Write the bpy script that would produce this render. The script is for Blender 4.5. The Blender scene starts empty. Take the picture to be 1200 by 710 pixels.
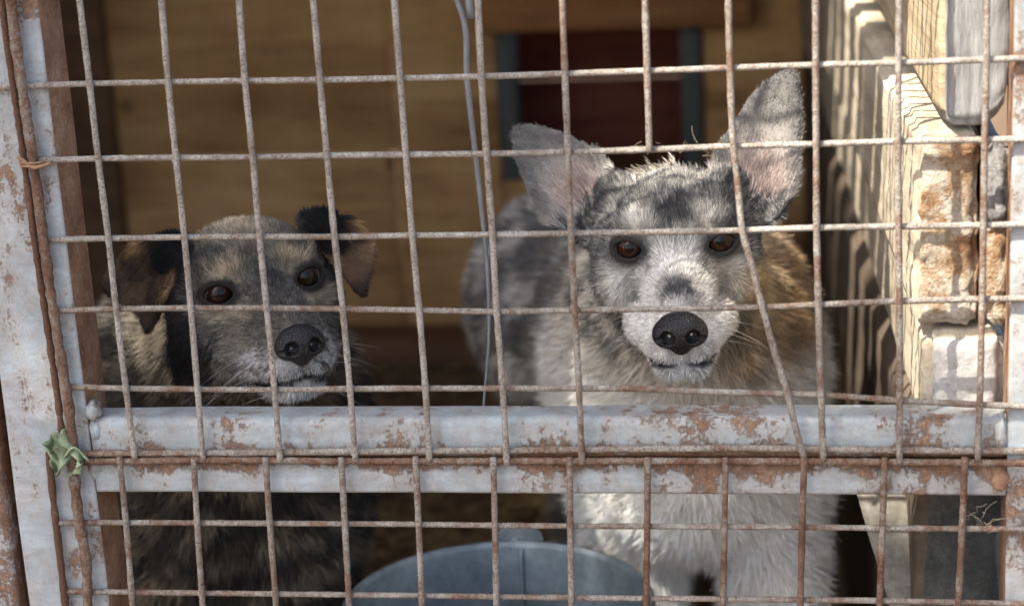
import bpy, math, random
import numpy as np
from mathutils import Vector, Matrix, noise as mnoise

S = bpy.context.scene
COL = S.collection
rng = np.random.default_rng(7)
random.seed(7)

# ------------------------------------------------------------------ camera
F_PX, CAM = 2400.0, np.array([.5064, -1.2216, .9267])
YAW, PITCH, ROLL = -.1593, .2854, -.0561
def cam_axes(y, p, r):
    cy, sy, cp, sp, cr, sr = math.cos(y), math.sin(y), math.cos(p), math.sin(p), math.cos(r), math.sin(r)
    f = np.array([sy*cp, cy*cp, -sp]); rt = np.array([cy, -sy, 0]); up = np.cross(rt, f)
    return rt*cr + up*sr, up*cr - rt*sr, f
CR, CU, CF = cam_axes(YAW, PITCH, ROLL)
def at(x, y, Y):
    """point of the plane at depth Y (metres behind the wire) measured from the photograph"""
    d = CF + CR*(x-600)/F_PX + CU*(355-y)/F_PX
    return CAM + d*(Y-CAM[1])/d[1]

cam = bpy.data.cameras.new('camera'); cam_o = bpy.data.objects.new('camera', cam); COL.objects.link(cam_o)
M = Matrix(((CR[0], CU[0], -CF[0], CAM[0]), (CR[1], CU[1], -CF[1], CAM[1]), (CR[2], CU[2], -CF[2], CAM[2]), (0, 0, 0, 1)))
cam_o.matrix_world = M
cam.sensor_width = 36; cam.lens = 36*F_PX/1200
cam.clip_start = .02; cam.clip_end = 3000
cam.dof.use_dof = True; cam.dof.focus_distance = 1.362; cam.dof.aperture_fstop = 5.6; cam.dof.aperture_blades = 0
S.camera = cam_o

# ------------------------------------------------------------------ world, sun, exposure
SUN_D = np.array([.95, 1.0, -2.0]); SUN_D /= np.linalg.norm(SUN_D)      # the way the light travels
elev = math.asin(-SUN_D[2]); azim = math.atan2(-SUN_D[0], -SUN_D[1])     # azimuth of the sun, from +Y clockwise
w = bpy.data.worlds.new('World'); S.world = w; w.use_nodes = True
wn = w.node_tree.nodes; wl = w.node_tree.links
sky = wn.new('ShaderNodeTexSky'); sky.sky_type = 'NISHITA'; sky.sun_disc = False
sky.sun_elevation = elev; sky.sun_rotation = azim; sky.air_density = 1.0; sky.dust_density = 3.0; sky.ozone_density = 0.4
wl.new(sky.outputs[0], wn['Background'].inputs[0]); wn['Background'].inputs[1].default_value = .13
sun = bpy.data.lights.new('sun', 'SUN'); sun.energy = 3.9; sun.angle = math.radians(.55); sun.color = (1, .93, .82)
sun_o = bpy.data.objects.new('sun', sun); COL.objects.link(sun_o)
sun_o.rotation_euler = Vector(SUN_D).to_track_quat('-Z', 'Y').to_euler(); sun_o.location = (0, 0, 6)
S.view_settings.view_transform = 'Standard'; S.view_settings.look = 'None'
S.view_settings.exposure = 1.85; S.view_settings.gamma = 1
S.cycles.max_bounces = 8; S.cycles.use_denoising = True

# ------------------------------------------------------------------ helpers
def tag(o, label=None, cat=None, group=None, kind=None):
    if label: o['label'] = label
    if cat: o['category'] = cat
    if group: o['group'] = group
    if kind: o['kind'] = kind
    return o
def empty(name, loc, **k):
    o = bpy.data.objects.new(name, None); COL.objects.link(o); o.location = [float(v) for v in loc]; o.empty_display_size = .05
    return tag(o, **k)
def mesh_obj(name, V, Fc, mat, parent=None, smooth=True):
    me = bpy.data.meshes.new(name)
    V = np.asarray(V, float)
    me.from_pydata([tuple(v) for v in V], [], [tuple(int(i) for i in f) for f in Fc])
    if smooth: me.polygons.foreach_set('use_smooth', [True]*len(me.polygons))
    if mat: me.materials.append(mat)
    me.update()
    o = bpy.data.objects.new(name, me); COL.objects.link(o)
    if parent:
        o.parent = parent
        o.matrix_parent_inverse = Matrix.Translation(-Vector(parent.location))
    return o
def fast_mesh(name, V, Q, mat, parent=None):
    """big quad or triangle mesh from arrays"""
    me = bpy.data.meshes.new(name); V = np.asarray(V, np.float32); Q = np.asarray(Q, np.int32)
    n = Q.shape[1]
    me.vertices.add(len(V)); me.vertices.foreach_set('co', V.ravel())
    me.loops.add(Q.size); me.loops.foreach_set('vertex_index', Q.ravel())
    me.polygons.add(len(Q)); me.polygons.foreach_set('loop_start', np.arange(len(Q), dtype=np.int32)*n)
    me.update(calc_edges=True); me.validate()
    me.polygons.foreach_set('use_smooth', np.ones(len(me.polygons), bool))
    me.materials.append(mat)
    o = bpy.data.objects.new(name, me); COL.objects.link(o)
    if parent:
        o.parent = parent; o.matrix_parent_inverse = Matrix.Translation(-Vector(parent.location))
    return o
def box_geo(lo, hi, bev=0.0):
    x0, y0, z0 = lo; x1, y1, z1 = hi
    V = [(x0,y0,z0),(x1,y0,z0),(x1,y1,z0),(x0,y1,z0),(x0,y0,z1),(x1,y0,z1),(x1,y1,z1),(x0,y1,z1)]
    Fc = [(0,3,2,1),(4,5,6,7),(0,1,5,4),(1,2,6,5),(2,3,7,6),(3,0,4,7)]
    return V, Fc
def box(name, lo, hi, mat, parent=None, bev=0.0, seg=2):
    o = mesh_obj(name, *box_geo(lo, hi), mat, parent, smooth=bev > 0)
    if bev:
        m = o.modifiers.new('bevel', 'BEVEL'); m.width = bev; m.segments = seg; m.limit_method = 'ANGLE'
    return o
def smooth_path(pts, step):
    P = np.asarray(pts, float)
    if len(P) == 2: P = np.array([P[0], (P[0]+P[1])/2, P[1]])
    s = np.r_[0, np.cumsum(np.linalg.norm(np.diff(P, axis=0), axis=1))]
    n = max(3, int(s[-1]/step)+1); t = np.linspace(0, s[-1], n)
    m = np.gradient(P, s, axis=0)                                   # cubic Hermite through the measured points
    i = np.clip(np.searchsorted(s, t, 'right')-1, 0, len(P)-2); h = (s[i+1]-s[i])[:, None]; u = ((t-s[i])/(s[i+1]-s[i]))[:, None]
    return (2*u**3-3*u**2+1)*P[i] + (u**3-2*u**2+u)*h*m[i] + (-2*u**3+3*u**2)*P[i+1] + (u**3-u**2)*h*m[i+1]
def tube_geo(P, rad, sides=8, cap=True):
    P = np.asarray(P, float); n = len(P); rad = np.broadcast_to(np.asarray(rad, float), (n,))
    T = np.gradient(P, axis=0); T /= np.linalg.norm(T, axis=1)[:, None]+1e-12
    ref = np.array([0, 0, 1.]) if abs(T[:, 2]).mean() < .8 else np.array([0, 1., 0])
    A = np.cross(T, ref); A /= np.linalg.norm(A, axis=1)[:, None]+1e-12; B = np.cross(A, T)
    a = np.linspace(0, 2*np.pi, sides, endpoint=False)
    V = P[:, None]+rad[:, None, None]*(np.cos(a)[None, :, None]*A[:, None]+np.sin(a)[None, :, None]*B[:, None])
    V = V.reshape(-1, 3); Fc = []
    for i in range(n-1):
        for j in range(sides):
            k = (j+1) % sides; Fc.append((i*sides+j, i*sides+k, (i+1)*sides+k, (i+1)*sides+j))
    if cap: Fc.append(tuple(range(sides-1, -1, -1))); Fc.append(tuple(range((n-1)*sides, n*sides)))
    return V, Fc
def tube(name, pts, r, mat, parent=None, sides=8, step=.008, rough=.0, taper=None):
    P = smooth_path(pts, step)
    rad = np.full(len(P), r) if taper is None else np.interp(np.linspace(0, 1, len(P)), np.linspace(0, 1, len(taper)), taper)
    if rough: rad = rad*(1+rough*rng.normal(size=len(P)))
    return mesh_obj(name, *tube_geo(P, rad, sides), mat, parent)

# value noise on arrays
def _hash(i, j, k, s):
    n = (i*374761393 + j*668265263 + k*2147483647*3 + s*1274126177) & 0xffffffff
    n = ((n ^ (n >> 13))*1274126177) & 0xffffffff
    return ((n ^ (n >> 16)) & 0xffffff)/float(0xffffff)
def vnoise(P, scale, seed=0):
    Q = np.asarray(P, float)*scale; I = np.floor(Q).astype(np.int64); f = Q-I; f = f*f*(3-2*f); o = 0
    for dx in (0, 1):
        for dy in (0, 1):
            for dz in (0, 1):
                wgt = (f[:, 0] if dx else 1-f[:, 0])*(f[:, 1] if dy else 1-f[:, 1])*(f[:, 2] if dz else 1-f[:, 2])
                o = o+wgt*_hash(I[:, 0]+dx, I[:, 1]+dy, I[:, 2]+dz, seed)
    return o
def fbm(P, scale, seed=0, oct=3):
    o = 0; a = .5
    for k in range(oct): o = o+a*vnoise(P, scale*2**k, seed+k*17); a *= .5
    return o/(1-.5**oct)

# ------------------------------------------------------------------ materials
def new_mat(name):
    m = bpy.data.materials.new(name); m.use_nodes = True
    nt = m.node_tree; return m, nt, nt.nodes['Principled BSDF']
def N(nt, typ, **k):
    n = nt.nodes.new(typ)
    for a, b in k.items():
        if a == 'inp':
            for q, v in b.items(): n.inputs[q].default_value = v
        else: setattr(n, a, b)
    return n
def ramp(nt, fac, stops, interp='LINEAR'):
    r = N(nt, 'ShaderNodeValToRGB'); r.color_ramp.interpolation = interp
    e = r.color_ramp.elements
    while len(e) < len(stops): e.new(.5)
    for x, (p, c) in zip(e, stops): x.position = p; x.color = (*c, 1) if len(c) == 3 else c
    nt.links.new(fac, r.inputs[0]); return r.outputs[0]
def mixc(nt, fac, a, b, mode='MIX'):
    m = N(nt, 'ShaderNodeMix', data_type='RGBA', blend_type=mode)
    for sock, v in ((m.inputs[0], fac), (m.inputs[6], a), (m.inputs[7], b)):
        if isinstance(v, (int, float)): sock.default_value = v
        elif isinstance(v, tuple): sock.default_value = (*v, 1) if len(v) == 3 else v
        else: nt.links.new(v, sock)
    return m.outputs[2]
def math_n(nt, op, a, b=None, clamp=False):
    m = N(nt, 'ShaderNodeMath', operation=op, use_clamp=clamp)
    for s, v in ((m.inputs[0], a), (m.inputs[1], b)):
        if v is None: continue
        if isinstance(v, (int, float)): s.default_value = v
        else: nt.links.new(v, s)
    return m.outputs[0]
def coords(nt, scale=(1, 1, 1), kind='Object', rnd=False):
    tc = N(nt, 'ShaderNodeTexCoord'); mp = N(nt, 'ShaderNodeMapping'); mp.inputs['Scale'].default_value = scale
    nt.links.new(tc.outputs[kind], mp.inputs[0])
    if rnd:
        oi = N(nt, 'ShaderNodeObjectInfo'); vm = N(nt, 'ShaderNodeVectorMath', operation='SCALE'); vm.inputs[0].default_value = (37, 19, 53)
        nt.links.new(oi.outputs['Random'], vm.inputs['Scale']); nt.links.new(vm.outputs[0], mp.inputs['Location'])
    return mp.outputs[0]
def noise(nt, vec, scale, detail=5, rough=.6, dist=0):
    n = N(nt, 'ShaderNodeTexNoise', inp={'Scale': scale, 'Detail': detail, 'Roughness': rough, 'Distortion': dist})
    nt.links.new(vec, n.inputs['Vector']); return n.outputs['Fac']
def bump(nt, bsdf, h, strength=.5, dist=.002, prev=None):
    b = N(nt, 'ShaderNodeBump', inp={'Strength': strength, 'Distance': dist}); nt.links.new(h, b.inputs['Height'])
    if prev is not None: nt.links.new(prev, b.inputs['Normal'])
    nt.links.new(b.outputs[0], bsdf.inputs['Normal']); return b.outputs[0]
def L(nt, a, b): nt.links.new(a, b)

def mat_wire(name, rusty):
    m, nt, b = new_mat(name); v = coords(nt, rnd=True)
    n1 = noise(nt, v, 45, 4, .65); n2 = noise(nt, v, 260, 4, .75); n3 = noise(nt, v, 760, 3, .7)
    s = math_n(nt, 'ADD', math_n(nt, 'MULTIPLY', n1, .7), math_n(nt, 'MULTIPLY', n2, .45))
    lo = .66-.19*rusty
    c = ramp(nt, s, [(lo-.16, (.44, .405, .35)), (lo, (.29, .25, .205)), (lo+.10, (.22, .135, .09)), (lo+.22, (.13, .065, .04))])
    c = mixc(nt, math_n(nt, 'MULTIPLY', ramp(nt, n3, [(.48, (0, 0, 0)), (.62, (1, 1, 1))]), .62), c, (.085, .05, .035))
    L(nt, c, b.inputs['Base Color']); b.inputs['Roughness'].default_value = .8; b.inputs['Metallic'].default_value = 0
    b.inputs['Specular IOR Level'].default_value = .25
    h = math_n(nt, 'ADD', n2, n3); bump(nt, b, h, 1.0, .002)
    return m
def mat_paint(name, rust, base=(.385, .435, .45), seam=0):
    """pale grey blue paint flaking off rusty steel; rust grows along +X by 'rust' stops"""
    m, nt, b = new_mat(name); v = coords(nt)
    sep = N(nt, 'ShaderNodeSeparateXYZ'); L(nt, v, sep.inputs[0])
    n1 = noise(nt, v, 22, 8, .72, .3); n2 = noise(nt, v, 110, 6, .75); n3 = noise(nt, v, 430, 4, .75); nst = noise(nt, coords(nt, (8, 8, 60)), 3, 5, .6)
    s = math_n(nt, 'ADD', math_n(nt, 'MULTIPLY', n1, .62), math_n(nt, 'MULTIPLY', n2, .38))
    s = math_n(nt, 'ADD', s, math_n(nt, 'MULTIPLY', math_n(nt, 'SUBTRACT', n3, .5), .26))
    mr = N(nt, 'ShaderNodeMapRange', inp={'From Min': rust[0], 'From Max': rust[1], 'To Min': rust[2], 'To Max': rust[3]}); L(nt, sep.outputs[0], mr.inputs[0])
    s = math_n(nt, 'ADD', s, mr.outputs[0])
    nl_ = noise(nt, v, 13, 4, .6); s = math_n(nt, 'ADD', s, math_n(nt, 'MULTIPLY', math_n(nt, 'SUBTRACT', nl_, .5), .45))
    run = noise(nt, coords(nt, (130, 130, 9)), 1, 4, .6); s = math_n(nt, 'ADD', s, math_n(nt, 'MULTIPLY', math_n(nt, 'SUBTRACT', run, .5), .22))
    if seam:
        zz = math_n(nt, 'MULTIPLY', math_n(nt, 'SUBTRACT', sep.outputs[2], .4555), 1/seam); s = math_n(nt, 'ADD', s, math_n(nt, 'MULTIPLY', math_n(nt, 'POWER', 2.718, math_n(nt, 'MULTIPLY', math_n(nt, 'MULTIPLY', zz, zz), -1)), .15))
    rm = ramp(nt, s, [(.545, (0, 0, 0)), (.60, (1, 1, 1))])
    stain = ramp(nt, s, [(.42, (0, 0, 0)), (.56, (1, 1, 1))])
    paint = mixc(nt, ramp(nt, nst, [(.35, (0, 0, 0)), (.7, (1, 1, 1))]), base, tuple(x*.78 for x in base))
    paint = mixc(nt, math_n(nt, 'MULTIPLY', stain, .5), paint, (.36, .27, .20))
    specks = ramp(nt, noise(nt, v, 480, 3, .6), [(.60, (0, 0, 0)), (.65, (1, 1, 1))])
    paint = mixc(nt, math_n(nt, 'MULTIPLY', math_n(nt, 'MULTIPLY', specks, stain), .8), paint, (.22, .12, .07))
    rustc = ramp(nt, math_n(nt, 'ADD', math_n(nt, 'MULTIPLY', n2, .55), math_n(nt, 'MULTIPLY', n3, .45)), [(.34, (.055, .032, .022)), (.46, (.15, .082, .05)), (.56, (.25, .15, .095)), (.68, (.36, .29, .23))])
    gr = noise(nt, v, 38, 7, .75, .4); paint = mixc(nt, math_n(nt, 'MULTIPLY', ramp(nt, gr, [(.40, (0, 0, 0)), (.64, (1, 1, 1))]), .62), paint, (.20, .19, .165))
    L(nt, mixc(nt, rm, paint, rustc), b.inputs['Base Color'])
    L(nt, ramp(nt, rm, [(0, (.5,)*3), (1, (.9,)*3)]), b.inputs['Roughness']); b.inputs['Specular IOR Level'].default_value = .3
    h = math_n(nt, 'ADD', math_n(nt, 'MULTIPLY', rm, -.7), math_n(nt, 'ADD', math_n(nt, 'MULTIPLY', n3, .4), math_n(nt, 'MULTIPLY', n2, .5)))
    bump(nt, b, h, .8, .0016)
    return m
def mat_rust(name):
    m, nt, b = new_mat(name); v = coords(nt)
    n1 = noise(nt, v, 30, 7, .75); n2 = noise(nt, v, 260, 5, .8)
    s = math_n(nt, 'ADD', math_n(nt, 'MULTIPLY', n1, .6), math_n(nt, 'MULTIPLY', n2, .4))
    L(nt, ramp(nt, s, [(.34, (.075, .036, .022)), (.46, (.19, .095, .052)), (.56, (.28, .16, .09)), (.68, (.38, .30, .23))]), b.inputs['Base Color'])
    b.inputs['Roughness'].default_value = .9; bump(nt, b, s, .8, .0018); return m
def mat_wood(name, c0, c1, c2, grain=(2.5, 60, 60), knots=.0, rough=.85, bstr=.5):
    m, nt, b = new_mat(name); v = coords(nt, grain, rnd=True); v0 = coords(nt, rnd=True)
    n1 = noise(nt, v, 1.0, 6, .65, .6); n2 = noise(nt, v0, 5, 4, .6); n3 = noise(nt, v, 6, 4, .7)
    s = math_n(nt, 'ADD', math_n(nt, 'MULTIPLY', n1, .55), math_n(nt, 'MULTIPLY', n2, .45))
    c = ramp(nt, s, [(.33, c0), (.5, c1), (.66, c2)])
    c = mixc(nt, math_n(nt, 'MULTIPLY', ramp(nt, n3, [(.55, (0, 0, 0)), (.75, (1, 1, 1))]), .35), c, tuple(x*.4 for x in c0))
    if knots:
        vo = N(nt, 'ShaderNodeTexVoronoi', inp={'Scale': knots}); L(nt, v0, vo.inputs['Vector'])
        k = ramp(nt, vo.outputs['Distance'], [(.07, (1, 1, 1)), (.16, (0, 0, 0))])
        c = mixc(nt, math_n(nt, 'MULTIPLY', k, .85), c, tuple(x*.22 for x in c0))
    L(nt, c, b.inputs['Base Color']); b.inputs['Roughness'].default_value = rough; b.inputs['Specular IOR Level'].default_value = .2
    bump(nt, b, math_n(nt, 'ADD', n1, math_n(nt, 'MULTIPLY', n3, .5)), bstr, .002); return m
def mat_rough(name, c0, c1, c2, sc=20, bd=.004, bs=.9):
    m, nt, b = new_mat(name); v = coords(nt, rnd=True)
    n1 = noise(nt, v, sc, 7, .65); n2 = noise(nt, v, sc*9, 4, .7)
    s = math_n(nt, 'ADD', math_n(nt, 'MULTIPLY', n1, .6), math_n(nt, 'MULTIPLY', n2, .4))
    L(nt, ramp(nt, s, [(.34, c0), (.5, c1), (.64, c2)]), b.inputs['Base Color'])
    b.inputs['Roughness'].default_value = .95; b.inputs['Specular IOR Level'].default_value = .15
    bump(nt, b, s, bs, bd); return m
def mat_attr(name, rough=.7, spec=.2, mult=1.0):
    m, nt, b = new_mat(name); a = N(nt, 'ShaderNodeAttribute', attribute_name='coat', attribute_type='GEOMETRY')
    c = a.outputs['Color']
    if mult != 1: c = mixc(nt, 1.0, c, (mult,)*3, 'MULTIPLY')
    L(nt, c, b.inputs['Base Color']); b.inputs['Roughness'].default_value = rough; b.inputs['Specular IOR Level'].default_value = spec
    return m
def mat_plain(name, c, rough=.5, metal=0, spec=.5, sc=60, var=.25, bs=.2):
    m, nt, b = new_mat(name); v = coords(nt); n = noise(nt, v, sc, 5, .65)
    L(nt, ramp(nt, n, [(.3, tuple(x*(1-var) for x in c)), (.7, tuple(min(1, x*(1+var)) for x in c))]), b.inputs['Base Color'])
    b.inputs['Roughness'].default_value = rough; b.inputs['Metallic'].default_value = metal; b.inputs['Specular IOR Level'].default_value = spec
    bump(nt, b, n, bs, .001); return m

MW = [mat_wire('wire_zinc', 0.0), mat_wire('wire_mixed', .45), mat_wire('wire_rusty', 1.0)]
M_RAIL = mat_paint('paint_rail', (.0, .64, -.04, .02), seam=.010)
M_FLAT = mat_paint('paint_flat_bar', (.0, .64, -.05, .005), (.40, .445, .465), seam=.008)
M_POST = mat_paint('paint_post', (-.1, .04, -.05, .0), (.395, .44, .465))
M_RPOST = mat_paint('paint_right_post', (.55, .69, .0, .03), (.38, .42, .44))
M_RUST = mat_rust('rust')
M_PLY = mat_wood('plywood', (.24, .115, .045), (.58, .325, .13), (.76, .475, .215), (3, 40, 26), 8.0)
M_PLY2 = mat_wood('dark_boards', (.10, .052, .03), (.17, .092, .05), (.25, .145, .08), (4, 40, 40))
M_LINTEL = mat_wood('orange_board', (.22, .09, .035), (.36, .16, .06), (.48, .25, .10), (4, 60, 60))
M_RED = mat_wood('red_boards', (.10, .03, .02), (.16, .05, .032), (.22, .08, .05), (4, 40, 40))
M_JAMB = mat_wood('grey_jamb', (.07, .07, .062), (.11, .112, .10), (.16, .16, .145), (60, 60, 4))
M_BEAM = mat_wood('weathered_beam', (.09, .088, .082), (.25, .245, .235), (.38, .372, .355), (150, 80, 14), 0, .9, 1.0)
M_BEAMSIDE = mat_wood('tan_plank', (.24, .18, .11), (.40, .31, .195), (.52, .43, .29), (30, 4, 120), 0, .9, .8)
M_CONC = mat_rough('grey_block', (.23, .22, .205), (.35, .335, .31), (.46, .445, .42), 22, .003)
M_CINDER = mat_rough('cinder', (.10, .095, .088), (.19, .18, .17), (.29, .28, .265), 45, .005)
M_DIRT = mat_rough('dirt', (.07, .043, .026), (.12, .078, .047), (.19, .13, .082), 14, .012)
M_STRAW = mat_rough('straw', (.12, .08, .042), (.21, .145, .075), (.32, .235, .13), 40, .0005)
M_PLANKRAW = mat_rough('rough_plank', (.10, .09, .075), (.17, .155, .13), (.25, .23, .20), 26, .003)

# ------------------------------------------------------------------ ground
g = mesh_obj('ground', *(lambda n: ([(-400+800*i/n, -400+800*j/n, 0) for j in range(n+1) for i in range(n+1)], [(j*(n+1)+i, j*(n+1)+i+1, (j+1)*(n+1)+i+1, (j+1)*(n+1)+i) for j in range(n) for i in range(n)]))(8), M_DIRT)
tag(g, 'bare brown earth under and around the kennel', kind='structure')
# straw and wood chips lying on the kennel floor
V, Fc = [], []
for i in range(5200):
    x, y = random.uniform(-.55, .5), random.uniform(.05, 1.6); a = random.uniform(0, math.pi); l = random.uniform(.012, .05); wd = random.uniform(.0012, .004)
    z = random.uniform(.001, .006); tl = random.uniform(-.006, .006)
    dx, dy = math.cos(a)*l/2, math.sin(a)*l/2; nx, ny = -math.sin(a)*wd, math.cos(a)*wd; k = len(V)
    V += [(x-dx-nx, y-dy-ny, z), (x+dx-nx, y+dy-ny, z+abs(tl)), (x+dx+nx, y+dy+ny, z+abs(tl)), (x-dx+nx, y-dy+ny, z), (x, y, z+.004)]
    Fc += [(k, k+1, k+4), (k+1, k+2, k+4), (k+2, k+3, k+4), (k+3, k, k+4)]
tag(mesh_obj('straw_litter', V, Fc, M_STRAW), 'loose straw and wood chips strewn on the kennel floor', kind='stuff')

# ------------------------------------------------------------------ kennel back wall, side walls, roof
YB = 1.66
kb = empty('plywood_back_wall', (0, YB, 0), label='brown plywood back wall with small dark hatch behind the dogs', cat='wall')
o0, o1 = at(604, 42, YB), at(802, 205, YB)
hx0, hx1, hz0, hz1 = o0[0], o1[0], o1[2], o0[2]
seam = at(440, 200, YB)[0]
def panel(x0, x1, z0, z1, mat=M_PLY, y=YB, th=.018):
    return box('panel', (x0+.0015, y, z0+.0015), (x1-.0015, y+th, z1-.0015), mat, kb, .002, 1)
zs = [.03, .30, .62, 1.12]
for a, b_ in zip(zs[:-1], zs[1:]):
    panel(-.62, -.12, a, b_, y=YB+random.uniform(0, .004)); panel(-.12, hx0-.03 if b_ > hz0 else hx0, a, b_, y=YB+random.uniform(0, .004))
panel(hx0-.03, hx1+.03, .03, hz0); panel(hx1+.03, .52, .03, .62, y=YB+.003); panel(hx1+.03, .52, .62, 1.12); panel(hx0-.03, hx1+.03, hz1+.09, 1.12)
box('hatch_board', (hx0-.06, YB+.20, hz0-.1), (hx1+.06, YB+.22, (hz0+hz1)/2), M_RED, kb); box('hatch_board', (hx0-.06, YB+.203, (hz0+hz1)/2+.004), (hx1+.06, YB+.222, hz1+.1), M_RED, kb)
box('hatch_floor', (hx0-.06, YB+.02, hz0-.03), (hx1+.06, YB+.2, hz0-.004), M_PLY2, kb)
box('hatch_side', (hx0-.075, YB+.02, hz0-.1), (hx0-.06, YB+.22, hz1+.1), M_RED, kb); box('hatch_side', (hx1+.06, YB+.02, hz0-.1), (hx1+.075, YB+.22, hz1+.1), M_RED, kb)
box('door_jamb', (hx0-.028, YB-.012, hz0), (hx0-.002, YB+.03, hz1+.01), M_JAMB, kb, .002); box('door_jamb', (hx1, YB-.012, hz0), (hx1+.028, YB+.03, hz1+.01), M_JAMB, kb, .002)
l0, l1 = at(562, 36, YB-.05), at(880, 0, YB-.05)
box('lintel_board', (l0[0], YB-.05, hz1+.012), (l1[0], YB-.001, hz1+.10), M_LINTEL, kb, .003)
box('floor_batten', (-.6, YB-.10, .006), (.5, YB-.02, .045), M_PLY2, kb, .003)
box('batten', (-.60, YB-.03, .05), (-.535, YB-.002, 1.1), M_PLY2, kb, .003)

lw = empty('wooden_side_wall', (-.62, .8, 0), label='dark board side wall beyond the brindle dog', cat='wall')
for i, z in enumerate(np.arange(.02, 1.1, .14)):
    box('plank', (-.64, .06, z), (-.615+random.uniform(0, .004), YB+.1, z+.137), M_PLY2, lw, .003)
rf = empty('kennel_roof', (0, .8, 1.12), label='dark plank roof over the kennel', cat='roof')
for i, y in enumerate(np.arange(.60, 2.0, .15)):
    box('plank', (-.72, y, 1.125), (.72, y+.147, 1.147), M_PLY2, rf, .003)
for i, y in enumerate(np.arange(.05, .57, .112)):  # spaced slats added out of view so the sun stripes the right wall
    box('shade_slat', (-.72, y+random.uniform(-.008, .008), 1.165), (.72, y+.056, 1.183), M_PLY2, rf, .003)

# right wall of stacked blocks: left face runs from (.558,.05) inwards to (.47,1.62)
def wallx(y): return .560-.058*(y-.04)
def rough_block(name, xo, w_, y0, y1, z0, z1, mat, parent, amp=.003, cut=.010, seed=0, lump=None, res=.0045, side_mat=None):
    """block that follows the wall line, rounded edges and uneven faces"""
    nx, ny, nz = [max(2, int(round(d/r))) for d, r in ((w_, res), (min(y1-y0, 1.0), max(res*2.2, .018)), (z1-z0, res))]
    ids, V, Fc, mi = {}, [], [], []
    def vid(i, j, k):
        if (i, j, k) not in ids: ids[i, j, k] = len(V); V.append((i/nx, (j/ny)**2.0, k/nz))
        return ids[i, j, k]
    for i in range(nx):
        for k in range(nz):
            Fc.append((vid(i, 0, k), vid(i+1, 0, k), vid(i+1, 0, k+1), vid(i, 0, k+1))); mi.append(0)
            Fc.append((vid(i, ny, k+1), vid(i+1, ny, k+1), vid(i+1, ny, k), vid(i, ny, k))); mi.append(0)
    for j in range(ny):
        for k in range(nz):
            Fc.append((vid(0, j, k), vid(0, j, k+1), vid(0, j+1, k+1), vid(0, j+1, k))); mi.append(1)
            Fc.append((vid(nx, j, k), vid(nx, j+1, k), vid(nx, j+1, k+1), vid(nx, j, k+1))); mi.append(0)
        for i in range(nx):
            Fc.append((vid(i, j, 0), vid(i, j+1, 0), vid(i+1, j+1, 0), vid(i+1, j, 0))); mi.append(0)
            Fc.append((vid(i, j, nz), vid(i+1, j, nz), vid(i+1, j+1, nz), vid(i, j+1, nz))); mi.append(1)
    U = np.array(V); P = np.empty_like(U)
    P[:, 1] = y0+(y1-y0)*U[:, 1]; P[:, 0] = xo-.058*(P[:, 1]-.04)+w_*U[:, 0]; P[:, 2] = z0+(z1-z0)*U[:, 2]
    cx = (U-.5)*2; D = np.array([w_, y1-y0, z1-z0])/2
    e = np.clip(cut-(1-np.abs(cx))*D, 0, None)/cut                      # nearness to each face
    rnd = np.zeros_like(P)
    for a in range(3):
        o_ = np.linalg.norm(np.delete(e, a, 1), axis=1); rnd[:, a] = -np.sign(cx[:, a])*e[:, a]**2*np.where(e[:, a] > 0, np.delete(e, a, 1).max(1), 0)**2*cut*.6
    nse = np.stack([fbm(P+seed*3.1+k*9, 110, seed+k, 4)-.5 for k in range(3)], 1)*2*amp + np.stack([fbm(P+seed*1.7+k*5, 14, seed+k+40, 2)-.5 for k in range(3)], 1)*2*amp*1.3
    nse *= (1-.5*np.clip((P[:, 1:2]-y0)/.05, 0, 1))
    P = P+rnd+nse
    if lump is not None: P = lump(P, U)
    o = mesh_obj(name, P, Fc, mat, parent)
    if side_mat:
        o.data.materials.append(side_mat); o.data.polygons.foreach_set('material_index', mi)
    return o
def mat_foam():
    m, nt, b = new_mat('pale_render'); v = coords(nt)
    n1 = noise(nt, v, 34, 8, .75, .6); n2 = noise(nt, v, 170, 5, .75); n3 = noise(nt, v, 16, 3, .5)
    s = math_n(nt, 'ADD', math_n(nt, 'MULTIPLY', n1, .6), math_n(nt, 'MULTIPLY', n3, .4))
    c = ramp(nt, s, [(.40, (.60, .54, .45)), (.47, (.54, .47, .37)), (.52, (.38, .26, .155)), (.58, (.25, .115, .055)), (.66, (.50, .37, .24))])
    sp = ramp(nt, n2, [(.60, (0, 0, 0)), (.68, (1, 1, 1))]); c = mixc(nt, math_n(nt, 'MULTIPLY', sp, .55), c, (.20, .12, .07))
    L(nt, c, b.inputs['Base Color']); b.inputs['Roughness'].default_value = .95; b.inputs['Specular IOR Level'].default_value = .1
    bump(nt, b, math_n(nt, 'ADD', n1, n2), 1.0, .007); return m
M_FOAM = mat_foam()
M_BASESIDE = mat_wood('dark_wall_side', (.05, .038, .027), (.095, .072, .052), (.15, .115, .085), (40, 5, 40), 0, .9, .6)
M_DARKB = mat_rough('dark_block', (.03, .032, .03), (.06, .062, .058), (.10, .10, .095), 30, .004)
M_WALLSIDE = mat_wood('pale_wall_side', (.22, .18, .125), (.39, .33, .24), (.52, .455, .35), (40, 5, 40), 0, .9, .7)
bw = empty('block_wall', (.6, .1, 0), label='side wall of stacked timber, pale render and grey blocks beside the right post', cat='wall')
XW = .560
zb = .660
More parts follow.
